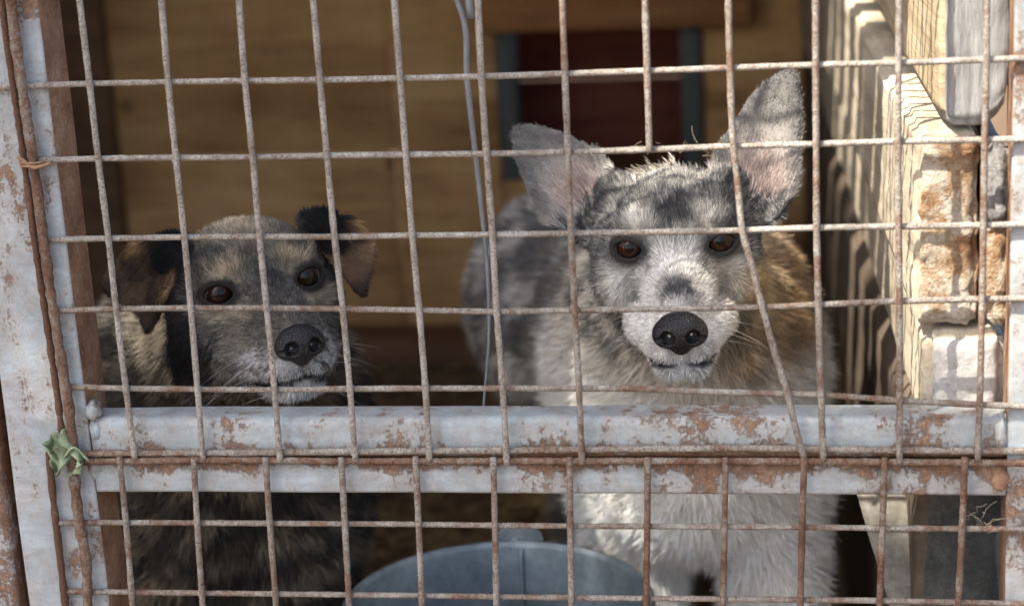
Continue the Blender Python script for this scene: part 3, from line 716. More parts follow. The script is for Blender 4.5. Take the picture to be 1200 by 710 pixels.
def paint_mesh(o, C):
    a = o.data.color_attributes.new('coat', 'FLOAT_COLOR', 'POINT'); a.data.foreach_set('color', np.c_[np.clip(C, 0, 1), np.ones(len(C))].astype(np.float32).ravel())
M_SKIN = mat_attr('undercoat', .8, .1)
M_HAIR = mat_attr('hair', .6, .06)
def mat_nose():
    m, nt, b = new_mat('nose_leather'); v = coords(nt); vo = N(nt, 'ShaderNodeTexVoronoi', inp={'Scale': 850}); L(nt, v, vo.inputs['Vector'])
    b.inputs['Base Color'].default_value = (.008, .007, .0075, 1); b.inputs['Roughness'].default_value = .34; b.inputs['Specular IOR Level'].default_value = .45
    n_ = noise(nt, v, 300, 4, .6); L(nt, ramp(nt, n_, [(.35, (.34,)*3), (.65, (.52,)*3)]), b.inputs['Roughness']); bump(nt, b, math_n(nt, 'ADD', vo.outputs['Distance'], math_n(nt, 'MULTIPLY', n_, .6)), .7, .0010); return m
M_NOSE = mat_nose()
def mat_eye(iris):
    m, nt, b = new_mat('eye'); tc = N(nt, 'ShaderNodeTexCoord'); ln = N(nt, 'ShaderNodeVectorMath', operation='LENGTH')
    sx = N(nt, 'ShaderNodeVectorMath', operation='MULTIPLY'); sx.inputs[1].default_value = (1, 1, 0); L(nt, tc.outputs['Object'], sx.inputs[0]); L(nt, sx.outputs[0], ln.inputs[0])
    n = noise(nt, tc.outputs['Object'], 700, 3, .6); rr = math_n(nt, 'ADD', math_n(nt, 'MULTIPLY', ln.outputs['Value'], 80), math_n(nt, 'MULTIPLY', math_n(nt, 'SUBTRACT', n, .5), .05))
    c = ramp(nt, rr, [(.26, (.004, .003, .003)), (.31, iris), (.46, tuple(x*.6 for x in iris)), (.58, (.012, .006, .004)), (.72, (.012, .008, .007)), (.86, (.20, .16, .14))])
    L(nt, c, b.inputs['Base Color']); b.inputs['Roughness'].default_value = .6
    b.inputs['Coat Weight'].default_value = .55; b.inputs['Specular IOR Level'].default_value = .0; b.inputs['Coat Roughness'].default_value = .03; b.inputs['Coat IOR'].default_value = 1.45
    return m
def sphere_geo(r, n=28, k=18, bulge=.0):
    V, Fc = [], []
    for j in range(k+1):
        for i in range(n):
            t, p = math.pi*j/k, 2*math.pi*i/n; rr = r*(1+bulge*math.exp(-(t/.55)**4)); V.append((rr*math.sin(t)*math.cos(p), rr*math.sin(t)*math.sin(p), rr*math.cos(t)))
    for j in range(k):
        for i in range(n): Fc.append((j*n+i, (j+1)*n+i, (j+1)*n+(i+1) % n, j*n+(i+1) % n))
    return V, Fc
def eye_obj(c, d, r, mat, parent):
    o = mesh_obj('eye', *sphere_geo(r, bulge=.05), mat, parent); o.matrix_parent_inverse = Matrix.Translation(-Vector(parent.location))
    o.matrix_basis = Matrix.Translation(Vector(c)) @ Vector(d).to_track_quat('Z', 'Y').to_matrix().to_4x4(); return o
def almond(eye, ax_, hw, hh, tilt, mir):
    """opening between the lids: two circles crossing, pushed along the gaze"""
    rc = (hw*hw+hh*hh)/(2*hh); h = rc-hh; eye = (eye[0], eye[1], eye[2]-.08); ct, st_ = math.cos(tilt*mir), math.sin(tilt*mir)
    a = np.array(ax_, float)/np.linalg.norm(ax_); side = np.cross(a, [0, 0, 1.]); side /= np.linalg.norm(side); side *= np.sign(side[0]); up = np.cross(side, a); up *= np.sign(up[2])
    def plane(q):
        d = [q[i]-eye[i] for i in range(3)]; s_ = sum(d[i]*side[i] for i in range(3)); t = sum(d[i]*up[i] for i in range(3)); f = sum(d[i]*a[i] for i in range(3))
        return s_*ct+t*st_, t*ct-s_*st_, f
    def fn(x, y, z):
        s_, t, f = plane((x, y, z)); return np.maximum(np.maximum(np.hypot(s_, t-h)-rc, np.hypot(s_, t+h)-rc), -.15-f)
    return fn, plane, rc, h, a

def build_head(F, H, K):
    """skull, muzzle, jaw, lids from the proportions in K"""
    for pr, k in K['prims']: H.add(F, pr, k)
    K['lids'] = []
    for sx in (-1, 1):
        e = np.array(K['eye'])*np.array([sx, 1, 1])
        H.add(F, ell(e+np.array([0, -.10, .0]), (K['er']*1.27,)*3), .55)
        fn, plane, rc, h, a = almond(e, (sx*K['toe'], 1, .12), K['hw'], K['hh'], K['tilt'], sx)
        K['lids'].append((plane, rc, h, e, a)); H.add(F, (fn, e+a*1.0, 1.6), .12, 'sub')
    for a, b, r in K['mouth']: H.add(F, cone(a, b, r, r), .18, 'sub')
def lid_dist(q, K):
    """signed distance (local units) from the lid openings, large elsewhere"""
    d = np.full(len(q), 9.)
    for plane, rc, h, e, a in K['lids']:
        s_, t, f = plane((q[:, 0], q[:, 1], q[:, 2])); o = np.maximum(np.hypot(s_, t-h)-rc, np.hypot(s_, t+h)-rc)
        d = np.where((np.linalg.norm(q-e, axis=1) < 2.6) & (f > -.4), np.minimum(d, o), d)
    return d
def lip_dist(q, K):
    d = np.full(len(q), 9.)
    for a, b, r in K['mouth']:
        a = np.array(a, float); ab = np.array(b, float)-a; t = np.clip(((q-a)@ab)/(ab@ab), 0, 1); d = np.minimum(d, np.linalg.norm(q-a-t[:, None]*ab, axis=1))
    return d
def whiskers(H, K, parent, spec, seed):
    r = np.random.default_rng(seed); pos = []; KK = 7
    for sx in (-1, 1):
        for (x, y, z) in spec:
            for _ in range(1):
                b = np.array([sx*x, y, z])+r.normal(size=3)*.22; d = np.array([sx*(1.0+.3*r.random()), .15+.35*r.normal(), -.25+.35*r.normal()]); d /= np.linalg.norm(d); l = 2.2+2.2*r.random()
                pos.append([H.wld(b+l*(t*d+t*t*np.array([0, -.25, -.28]))) for t in np.linspace(0, 1, KK)])
    pos = np.array(pos, np.float32); m = len(pos); hc = bpy.data.hair_curves.new('whiskers'); hc.add_curves([KK]*m); hc.attributes['position'].data.foreach_set('vector', pos.ravel())
    a = hc.attributes.get('radius') or hc.attributes.new('radius', 'FLOAT', 'POINT'); a.data.foreach_set('value', np.tile(np.linspace(.00013, .00003, KK), m).astype(np.float32))
    c = hc.attributes.new('coat', 'FLOAT_COLOR', 'CURVE'); c.data.foreach_set('color', np.tile(np.array([.42, .40, .37, 1], np.float32), m)); hc.materials.append(M_HAIR)
    o = bpy.data.objects.new('whiskers', hc); COL.objects.link(o); o.parent = parent; o.matrix_parent_inverse = Matrix.Translation(-Vector(parent.location)); o['kind'] = 'stuff'
def build_nose(H, K, parent):
    n = np.array(K['nose']); w_, h, dp = K['nose_r']
    lo, hi = n-[w_*1.35, dp*1.5, h*1.6], n+[w_*1.35, dp*1.5, h*1.4]
    F = Field([np.arange(lo[i], hi[i], .055) for i in range(3)])
    def put(pr, k, op='add'): F.apply(pr[0], pr[1]-pr[2]-k, pr[1]+pr[2]+k, k, op)
    put(ell(n, (w_, dp, h)), .1); put(ell(n+[0, .05, .25*h], (w_*.82, dp*.95, h*.75)), .2)
    for s in (-1, 1):
        put(ell(n+[s*w_*.62, -.05*dp, -.12*h], (w_*.46, dp*.85, h*.66)), .2)
    put(ell(n+[0, -.2, -.72*h], (w_*.42, dp*.8, h*.55)), .2)
    for s in (-1, 1):
        put(ell(n+[s*w_*.50, dp*.90, -.14*h], (w_*.30, dp*.70, h*.40)), .10, 'sub')
        put(cone(n+[s*w_*.60, dp*.80, -.20*h], n+[s*w_*.98, dp*.40, -.30*h], .20*h, .08*h), .10, 'sub')
    put(cone(n+[0, dp*1.03, .0], n+[0, dp*.80, -1.2*h], .05, .07), .09, 'sub')
    P, Q = F.mesh(); return fast_mesh('nose', H.wld(P), Q[:, ::-1], M_NOSE, parent)

def tangent_head(q, H, down=.5):
    """lie of the coat on the face: back from the nose, up over the brow, down on the cheeks"""
    x, y, z = q.T
    v = np.stack([np.sign(x)*.25*sstep(.4, 3, np.abs(x)), -np.ones_like(x), np.zeros_like(x)], 1)
    v[:, 2] = np.where(z > -.2, .6*sstep(-.5, 2, z), -.55*sstep(-1.5, -4.5, z))
    br = sstep(2.2, 0, y)*sstep(-1.2, 1, z)*sstep(4.5, 2., np.abs(x)); v[:, 2] += 1.0*br
    v[:, 0] += np.sign(x)*.8*sstep(1.5, -2.5, y)*sstep(1.5, -1.5, z)*sstep(2, 4, np.abs(x)); v[:, 2] -= .5*sstep(1.5, -2.5, y)*sstep(1., -2., z)
    return v@H.B

def finish_dog(name, F, label, group=None):
    P, Q = F.mesh()
    for _ in range(1):
        pass
    VN = normals(P, Q); o = fast_mesh(name, P, Q, M_SKIN); tag(o, label, 'dog'); return o, P, Q, VN
VIEW = lambda P: nrmz(CAM-P)

# ================================================================== dog with upright ears
HR = Head((.4027, .1457, .5618), (4.44, -.13, 2.3), 1.02)
KR = dict(eye=(3.05, -.05, 0), er=1.04, toe=.22, hw=.98, hh=.57, tilt=.18, nose=(0, 9.45, -3.25), nose_r=(1.66, 1.26, 1.22),
  prims=[(ell((0, -4.9, -.45), (5.2, 5.9, 4.1)), .8), (ell((-3.75, -3.6, -2.1), (2.0, 4.0, 2.9)), 1.2), (ell((3.75, -3.6, -2.1), (2.0, 4.0, 2.9)), 1.2),
    (cone((0, -.4, -2.5), (0, 7.4, -3.8), 2.8, 1.55), 1.2), (cone((0, -.6, -.75), (0, 8.3, -2.55), 1.35, .95), .8),
    (ell((-2.3, -.65, 1.25), (1.65, 1.45, 1.15)), .8), (ell((2.3, -.65, 1.25), (1.65, 1.45, 1.15)), .8), (ell((-3.6, -1.4, -1.6), (1.1, 1.9, .8)), .9), (ell((3.6, -1.4, -1.6), (1.1, 1.9, .8)), .9),
    (cone((-.85, 7.9, -4.75), (-2.3, 1.5, -5.0), 1.08, 1.45), .6), (cone((.85, 7.9, -4.75), (2.3, 1.5, -5.0), 1.08, 1.45), .6),
    (cone((-.65, 7.5, -5.95), (-1.0, -2, -6.4), 1.08, 2.1), .55), (cone((.65, 7.5, -5.95), (1.0, -2, -6.4), 1.08, 2.1), .55), (ell((0, 8.7, -3.4), (1.5, 1.2, 1.2)), .5), (ell((0, -7, -4.6), (4.4, 4.5, 4.6)), 2.0)],
  mouth=[((0, 9.0, -5.72), (-1.2, 8.5, -5.80), .13), ((0, 9.0, -5.72), (1.2, 8.5, -5.80), .13), ((-1.2, 8.5, -5.80), (-2.3, 5.6, -6.15), .15), ((1.2, 8.5, -5.80), (2.3, 5.6, -6.15), .15),
    ((-2.3, 5.6, -6.15), (-2.9, 2.4, -6.1), .15), ((2.3, 5.6, -6.15), (2.9, 2.4, -6.1), .15), ((0, 9.9, -4.2), (0, 9.5, -5.7), .08)])
FR = Field([axis(.05, .62, .27, .53, .002, .008), axis(.02, 1.15, .028, .30, .002, .009), axis(-.01, .72, .47, .70, .002, .008)])
def W(F, prim, k): fn, c, r = prim; F.apply(fn, c-r-k, c+r+k, k)
for pr, k in [(cone((.403, .235, .520), (.395, .36, .43), .046, .068), .03), (ell((.395, .37, .375), (.076, .11, .13)), .05), (ell((.400, .365, .335), (.070, .085, .065)), .04),
  (cone((.385, .42, .375), (.250, .78, .335), .100, .088), .05), (ell((.245, .80, .33), (.085, .11, .10)), .05), (cone((.28, .62, .32), (.255, .78, .33), .074, .078), .05),
  (ell((.345, .39, .38), (.038, .085, .12)), .04), (ell((.446, .38, .38), (.035, .085, .12)), .04),
  (cone((.345, .365, .30), (.342, .345, .15), .040, .030), .03), (cone((.342, .345, .15), (.340, .335, .03), .029, .026), .02), (ell((.340, .302, .022), (.032, .045, .022)), .02),
  (cone((.458, .350, .30), (.462, .335, .15), .040, .030), .03), (cone((.462, .335, .15), (.462, .325, .03), .029, .026), .02), (ell((.462, .302, .022), (.032, .045, .022)), .02),
  (cone((.24, .80, .31), (.235, .76, .20), .065, .040), .03), (cone((.235, .76, .20), (.24, .86, .12), .036, .026), .02), (cone((.24, .86, .12), (.235, .82, .03), .024, .022), .02), (ell((.235, .795, .02), (.028, .042, .02)), .02),
  (cone((.325, .82, .31), (.33, .78, .20), .065, .040), .03), (cone((.33, .78, .20), (.33, .88, .12), .036, .026), .02), (cone((.33, .88, .12), (.33, .84, .03), .024, .022), .02), (ell((.33, .815, .02), (.028, .042, .02)), .02),
  (cone((.27, .92, .37), (.25, 1.02, .25), .035, .028), .03), (cone((.25, 1.02, .25), (.24, 1.06, .12), .028, .012), .02)]: W(FR, pr, k)
build_head(FR, HR, KR)
cupR = lambda u, v, s: .017*((u/s.wid)**2)*(1-.55*np.clip(v/s.len, 0, 1))-.006*np.clip(v/s.len, -.2, 1)
ERL = Ear([(716,200),(688,176),(655,156),(625,148),(604,153),(605,178),(618,215),(634,248),(655,272),(690,288),(715,270),(728,230)], .215, (.22, -.93, .28), (608,152), (694,240), .0034, cupR)
ERR = Ear([(845,190),(862,150),(885,110),(907,91),(924,84),(934,106),(937,160),(935,205),(926,240),(905,262),(880,262),(852,235)], .205, (-.18, -.95, .24), (922,93), (886,238), .0034, cupR)
for e in (ERL, ERR): e.add(FR, .011)
for sx in (-1, 1): HR.add(FR, ell((sx*3.7, -6.0, 2.0), (1.7, 1.6, 1.6)), .9)
DR, PR, QR, VNR = finish_dog('dog', FR, 'grey and cream dog with tall upright ears, pale muzzle and white chest')

WHITE, CREAM, TAN, GREY, DGREY, BLACK = (.66, .62, .55), (.56, .46, .33), (.36, .24, .135), (.27, .26, .245), (.11, .105, .10), (.022, .02, .02)
def coat_R(P, n=None):
    q = HR.loc(P); q0 = q; q = q+1.1*(np.stack([fbm(P, 170, 101+i_, 3) for i_ in range(3)], 1)-.5)+.45*(np.stack([fbm(P, 520, 131+i_, 2) for i_ in range(3)], 1)-.5); x, y, z = q.T; ax_ = np.abs(x); n1 = fbm(P, 90, 3); n2 = fbm(P, 260, 9); jn = (n1-.5)
    C = np.tile(np.array(CREAM), (len(P), 1))
    # body: mottled grey and black above, white on chest and legs
    mot = sstep(.42, .58, fbm(P*np.array([1, 1, .7]), 34, 21)); C = lay(C, mot*.75, DGREY); C = lay(C, sstep(.50, .62, fbm(P, 24, 5))*.7, (.42, .37, .30))
    right = sstep(.43, .48, P[:, 0])*sstep(.14, .20, P[:, 1])
    C = lay(C, right*.85, (.46, .30, .15)); C = lay(C, right*sstep(.52, .62, fbm(P, 45, 31))*.75, (.07, .055, .04))
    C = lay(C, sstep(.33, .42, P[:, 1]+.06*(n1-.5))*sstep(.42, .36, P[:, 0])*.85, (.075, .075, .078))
    C = lay(C, sstep(.33, .42, P[:, 1])*sstep(.50, .60, fbm(P, 38, 77)), (.38, .36, .33))
    nl = sstep(.435, .405, P[:, 0])*sstep(.13, .17, P[:, 1])*sstep(.40, .34, P[:, 1])*sstep(.58, .54, P[:, 2]); C = lay(C, nl*.92, (.62, .57, .48)); C = lay(C, nl*sstep(.54, .60, fbm(P*np.array([1, 1, .5]), 60, 83))*.9*sstep(.43, .46, P[:, 2]), (.06, .06, .062))
    ch = sstep(.45, .40, P[:, 2]+.04*jn)*sstep(.5, .42, P[:, 1]); C = lay(C, ch, (.78, .75, .68))
    # face
    hd = sstep(-9.5, -7, y)*sstep(-9.5, -7.5, z)
    zw = z+.25*(n1-.5)*4; xw = x+.25*(n2-.5)*4; axw = np.abs(xw)
    st2 = fbm(np.c_[x*1.0, y*.30, z*.38]*.01, 620, 14, 3)
    Fc_ = np.tile(np.array([.19, .184, .175]), (len(P), 1))
    Fc_ = lay(Fc_, sstep(.44, .58, st2)*.9, (.035, .035, .037)); Fc_ = lay(Fc_, sstep(.48, .38, st2)*.45, (.50, .47, .41))
    fore = sstep(-6, -1, y)
    Fc_ = lay(Fc_, gau(np.c_[axw, zw], (4.4, 2.6), (1.2, 1.7))*sstep(1, -1, y)*.93, (.03, .031, .034))
    Fc_ = lay(Fc_, gau(np.c_[axw, zw], (5.0, -.9), (1.05, 2.6))*sstep(2, -1, y)*.95, (.035, .035, .038))
    Fc_ = lay(Fc_, np.clip(1.4*gau(np.c_[axw, zw], (.9, 1.85), (1.6, .75)), 0, 1)*fore*.95, (.032, .032, .035))
    Fc_ = lay(Fc_, gau(np.c_[axw, zw], (3.3, 2.75), (1.6, .55))*fore*.85, (.04, .04, .043))
    Fc_ = lay(Fc_, gau(np.c_[xw, zw], (0, 3.6), (2.4, .8))*sstep(.5, -1.5, y)*.35, (.50, .46, .39))
    Fc_ = lay(Fc_, np.clip(1.25*gau(np.c_[axw, zw], (2.35, 1.55), (.80, .62)), 0, 1)*fore*.95, (.66, .61, .52))
    Fc_ = lay(Fc_, gau(np.c_[ax_, y, z], (1.2, 1.2, -.6), (1.3, 2.0, 1.3))*.95, (.58, .55, .50))
    Fc_ = lay(Fc_, np.clip(1.2*gau(np.c_[axw, y, zw], (3.7, -.2, -2.9), (1.05, 2.8, 2.0)), 0, 1)*.95, (.66, .62, .55))
    Fc_ = lay(Fc_, sstep(.8, 3.0, y)*.94, (.66, .62, .56))
    Fc_ = lay(Fc_, gau(np.c_[ax_, y, z], (1.75, 1.6, -.95), (.42, 1.1, .9))*.75, (.10, .095, .09))
    Fc_ = lay(Fc_, np.clip(1.3*gau(np.c_[xw, y, z], (0, 6.4, -1.5), (1.35, 1.9, 1.0)), 0, 1)*.95, (.045, .044, .046))
    Fc_ = lay(Fc_, gau(np.c_[x, y, z], (3.0, 1.0, -2.2), (1.0, 3.0, 1.8))*.7, (.30, .24, .17))
    Fc_ = lay(Fc_, gau(np.c_[x, y, z], (4.2, .0, .6), (1.1, 2.0, 1.5))*.8, (.05, .05, .052))
    Fc_ = lay(Fc_, sstep(6.6, 8.4, y)*sstep(-3.4, -4.6, z)*sstep(-6.6, -5.6, z)*.6*sstep(.35, .55, n2), (.20, .20, .21))
    Fc_ = lay(Fc_, sstep(-5.6, -6.1, z)*sstep(4, 7, y)*.5, (.34, .335, .33))
    Fc_ = lay(Fc_, sstep(3.3, 4.6, x)*sstep(-1, -3, z)*.8, (.45, .33, .20))
    C = lay(C, hd, (0, 0, 0))+Fc_*hd[:, None]
    q = q0; ld = lid_dist(q, KR); C = lay(C, sstep(.55, .30, ld), (.014, .012, .012)); C = lay(C, sstep(1.1, .45, ld)*.6, (.06, .055, .05))
    # lips
    lip = np.minimum.reduce([np.linalg.norm(q-(np.array(a)+np.clip(((q-a)@(np.array(b)-a))/((np.array(b)-a)@(np.array(b)-a)), 0, 1)[:, None]*(np.array(b)-a)), axis=1) for a, b, r in KR['mouth'][:4]])
    C = lay(C, sstep(.40, .16, lip), (.03, .028, .028))
    for e in (ERL, ERR):
        d = e.fn(*P.T); m = (d < .0025); u, v, w_ = e.uvw(*P.T); inner = sstep(-.001, .001, w_-e.bend(u, v, e)); t = np.clip(v/e.len, 0, 1)
        edge_ = sstep(-.013, -.003, poly_sdf(u, v, e.poly))
        ci = lay(np.tile(np.array([.46, .415, .37]), (len(P), 1)), sstep(.30, .78, t)*.88, (.15, .145, .135)); ci = lay(ci, sstep(.55, .15, t)*sstep(.9, .2, np.abs(u)/e.wid)*.55, (.42, .29, .25)); ci = lay(ci, edge_*.85*sstep(.0, .3, t), (.13, .125, .12))
        co = lay(np.tile(np.array(GREY), (len(P), 1)), sstep(.4, .9, t), (.12, .115, .11)); cc_ = co*(1-inner[:, None])+ci*inner[:, None]
        mm = (m & (v > .004)).astype(float); C = lay(C, mm, (0, 0, 0))+cc_*mm[:, None]
    return C
def ear_at(P, ears):
    m = np.zeros(len(P), bool); inner = np.zeros(len(P), bool); axv = np.zeros((len(P), 3))
    for e in ears:
        u, v, w_ = e.uvw(*P.T); k = (e.fn(*P.T) < .0025) & (v > .002); m |= k; inner |= k & (w_ > e.bend(u, v, e)); axv[k] = e.v+np.outer(np.clip(u[k]/e.wid, -1, 1), e.u)*.5
    return m, inner, axv
def make_fur(o, P, Q, VN, H, K, ears, coat, seed, head_d, body_d, body_len, bodyflow, earl=(.0042, .0065), ear_d=.85):
    def face(P): q = H.loc(P); return sstep(-8.5, -6.5, q[:, 1])*sstep(-9.5, -8.0, q[:, 2])
    def dens(c, n):
        vis = (n*VIEW(c)).sum(1); f = face(c); m, inn, _ = ear_at(c, ears); d = body_d*(1-f)+head_d*f; d = np.where(m, head_d*np.where(inn, ear_d, .9), d)
        far = sstep(.45, .7, c[:, 1]); d = d*(1-.6*far)
        return d*np.where(vis > -.45, 1, .12)
    def keep(Rt, n, r):
        q = H.loc(Rt); ld = lid_dist(q, K); nz = np.array(K['nose']); nr = K['nose_r']
        e = np.sqrt((((q-nz)/np.array([nr[0]*1.02, nr[2]*1.35, nr[1]*1.02]))**2).sum(1))
        return (ld > .26) & (e > 1.0) & (lip_dist(q, K) > .15)
    def flow(Rt, n):
        q = H.loc(Rt); f = face(Rt)[:, None]; v = tangent_head(q, H)*f+bodyflow(Rt)*(1-f); m, inn, axv = ear_at(Rt, ears); v[m] = axv[m]; return v
    def length(Rt):
        q = H.loc(Rt); x, y, z = q.T; f = face(Rt)
        l = .0095*np.ones(len(q)); l = l*(1-sstep(-1, 3, y))+.0078*sstep(-1, 3, y); l = l*(1-.30*sstep(6, 9, y)); ch = sstep(-1.5, -4.5, y)*sstep(.5, -3, z); l = l+.015*ch+.004*sstep(K['mouth'][0][1][2]+.1, K['mouth'][0][1][2]-.5, z)*sstep(3, 5, y)
        ld = lid_dist(q, K); l = l*(.30+.70*sstep(.2, 1.6, ld)); l = l*(1-.30*sstep(1.0, 2.5, y)); l = l*f+body_len*(1-f)
        for e in ears: l = np.where(e.fn(*Rt.T) < .016, np.minimum(l, .0065), l)
        m, inn, _ = ear_at(Rt, ears); return np.where(m, np.where(inn, earl[0]+sum(.007*sstep(.55, .15, e.uvw(*Rt.T)[1]/e.len)*(e.fn(*Rt.T) < .0025) for e in ears), earl[1]), l)
    def lift(Rt):
        q = H.loc(Rt); f = face(Rt); l = .19-.05*sstep(2, 6, q[:, 1]); m, inn, _ = ear_at(Rt, ears); return np.where(m, np.where(inn, .14, .14), l*f+.46*(1-f))
    def rad(Rt):
        f = face(Rt); m, _, _ = ear_at(Rt, ears); f = np.maximum(f, m); return .00020*f+(.00030+.00030*sstep(.3, .7, Rt[:, 1]))*(1-f)
    return grow_fur('fur', P, Q, VN, o, dens, coat, flow, length, lift, rad, M_HAIR, seed, keep, lambda Rt: .70-.38*np.maximum(face(Rt), ear_at(Rt, ears)[0]))
def skin_colour(P, VN, coat): return coat(P, VN)*.75
paint_mesh(DR, skin_colour(PR, VNR, coat_R))
def bodyflow_R(P):
    v = np.tile(np.array([-.25, .55, -.65]), (len(P), 1)); v[:, 0] += np.where(P[:, 1] < .5, (P[:, 0]-.40)*9, 0); return v
nR = make_fur(DR, PR, QR, VNR, HR, KR, (ERL, ERR), coat_R, 11, 3.4e6, 7e5, .021, bodyflow_R)
M_EYE_R = mat_eye((.034, .014, .0065)); M_EYE_L = mat_eye((.026, .012, .007))
def add_eyes(H, K, mat, o):
    for sx in (-1, 1):
        e = H.wld(np.array(K['eye'])*np.array([sx, 1, 1])); d = CAM-e; d = d/np.linalg.norm(d); gaze = d*.85+np.array([sx*K['toe']*.5, 1, .05])@H.B*.4
        eye_obj(e, gaze, K['er']*H.u, mat, o)
add_eyes(HR, KR, M_EYE_R, DR); build_nose(HR, KR, DR); whiskers(HR, KR, DR, [(2.2, 7.2, -3.9), (2.3, 6.4, -4.5), (2.5, 5.6, -4.1), (2.2, 7.0, -5.1), (1.4, 7.2, -6.8)], 3)

# ================================================================== brindle dog with folded ears
HL = Head((.1163, .1117, .5456), (29.3, 9.0, 2.4), 1.09)
KL = dict(eye=(2.85, -.05, 0), er=1.0, toe=.25, hw=1.0, hh=.57, tilt=.14, nose=(0, 7.75, -2.95), nose_r=(1.46, 1.13, 1.08),
  prims=[(ell((0, -4.3, .1), (5.05, 5.1, 3.75)), .8), (ell((-3.5, -3.0, -2.0), (2.1, 3.6, 2.9)), 1.2), (ell((3.5, -3.0, -2.0), (2.1, 3.6, 2.9)), 1.2),
    (cone((0, .2, -2.2), (0, 5.6, -3.5), 3.0, 2.15), 1.2), (cone((0, -.2, -.5), (0, 6.7, -2.35), 1.4, .95), .9),
    (ell((-2.3, -.6, 1.35), (1.6, 1.4, 1.2)), .9), (ell((2.3, -.6, 1.35), (1.6, 1.4, 1.2)), .9),
    (cone((-1.0, 6.2, -4.25), (-2.4, 1.2, -4.6), 1.12, 1.6), .65), (cone((1.0, 6.2, -4.25), (2.4, 1.2, -4.6), 1.12, 1.6), .65),
    (cone((-.5, 5.8, -5.50), (-.8, -2, -5.8), .98, 2.1), .3), (cone((.5, 5.8, -5.50), (.8, -2, -5.8), .98, 2.1), .3), (ell((0, 7.0, -3.1), (1.4, 1.1, 1.1)), .5), (ell((0, -6, -4.4), (4.8, 4.2, 4.4)), 2.0)],
  mouth=[((0, 7.3, -5.10), (-1.3, 6.8, -5.25), .13), ((0, 7.3, -5.10), (1.3, 6.8, -5.25), .13), ((-1.3, 6.8, -5.25), (-2.6, 4.4, -5.55), .14), ((1.3, 6.8, -5.25), (2.6, 4.4, -5.55), .14),
    ((-2.6, 4.4, -5.55), (-3.1, 2.0, -5.5), .14), ((2.6, 4.4, -5.55), (3.1, 2.0, -5.5), .14), ((0, 8.1, -3.8), (0, 7.9, -5.1), .09)])
FL = Field([axis(-.42, .30, -.02, .25, .002, .008), axis(.0, 1.05, .008, .26, .002, .009), axis(-.01, .66, .46, .64, .002, .008)])
for pr, k in [(cone((.080, .205, .495), (.00, .33, .40), .048, .080), .03), (ell((.005, .34, .34), (.088, .11, .13)), .05),
  (cone((-.03, .40, .34), (-.15, .66, .24), .095, .095), .05), (ell((-.16, .70, .22), (.095, .11, .12)), .05),
  (ell((-.055, .36, .35), (.045, .09, .11)), .04), (ell((.075, .34, .33), (.042, .08, .11)), .04),
  (cone((-.045, .31, .28), (-.04, .30, .14), .040, .030), .03), (cone((-.04, .30, .14), (-.04, .29, .03), .029, .026), .02), (ell((-.035, .268, .022), (.031, .043, .022)), .02),
  (cone((.070, .30, .28), (.072, .29, .14), .040, .030), .03), (cone((.072, .29, .14), (.072, .28, .03), .029, .026), .02), (ell((.077, .258, .022), (.031, .043, .022)), .02),
  (cone((-.23, .70, .17), (-.24, .56, .15), .065, .045), .03), (cone((-.24, .56, .15), (-.23, .68, .05), .034, .025), .02), (cone((-.23, .68, .04), (-.225, .56, .025), .024, .022), .02),
  (cone((-.10, .72, .17), (-.06, .58, .15), .065, .045), .03), (cone((-.06, .58, .15), (-.06, .70, .05), .034, .025), .02), (cone((-.06, .70, .04), (-.055, .58, .025), .024, .022), .02),
  (cone((-.17, .79, .16), (-.22, .90, .05), .034, .026), .03), (cone((-.22, .90, .05), (-.30, .97, .025), .026, .012), .02)]: W(FL, pr, k)
build_head(FL, HL, KL)
flap = lambda u, v, s: -.010*(u/s.wid)**2-.004*np.sin(np.clip(v/s.len, -.3, 1.2)*3.0)
ELL = Ear([(214,276),(190,276),(160,284),(130,302),(111,324),(112,338),(135,352),(155,362),(166,378),(172,389),(180,376),(190,350),(208,320),(222,300)], .120, (-.30, -.93, .22), (160,385), (205,285), .0030, flap)
ELR = Ear([(352,252),(378,248),(405,254),(428,268),(443,284),(440,305),(432,328),(426,346),(414,338),(400,318),(388,300),(370,285),(356,272)], .158, (.38, -.88, .28), (430,330), (376,264), .0030, flap)
for e in (ELL, ELR): e.add(FL, .007)
for e in (ELL, ELR): FL.apply(cone(e.o+.006*e.v, e.o+.014*e.v, .007, .006)[0], e.o-.05, e.o+.05, .012)
DL, PL, QL, VNL = finish_dog('dog', FL, 'dark brindle dog with folded ears resting its chin on the crossbar')
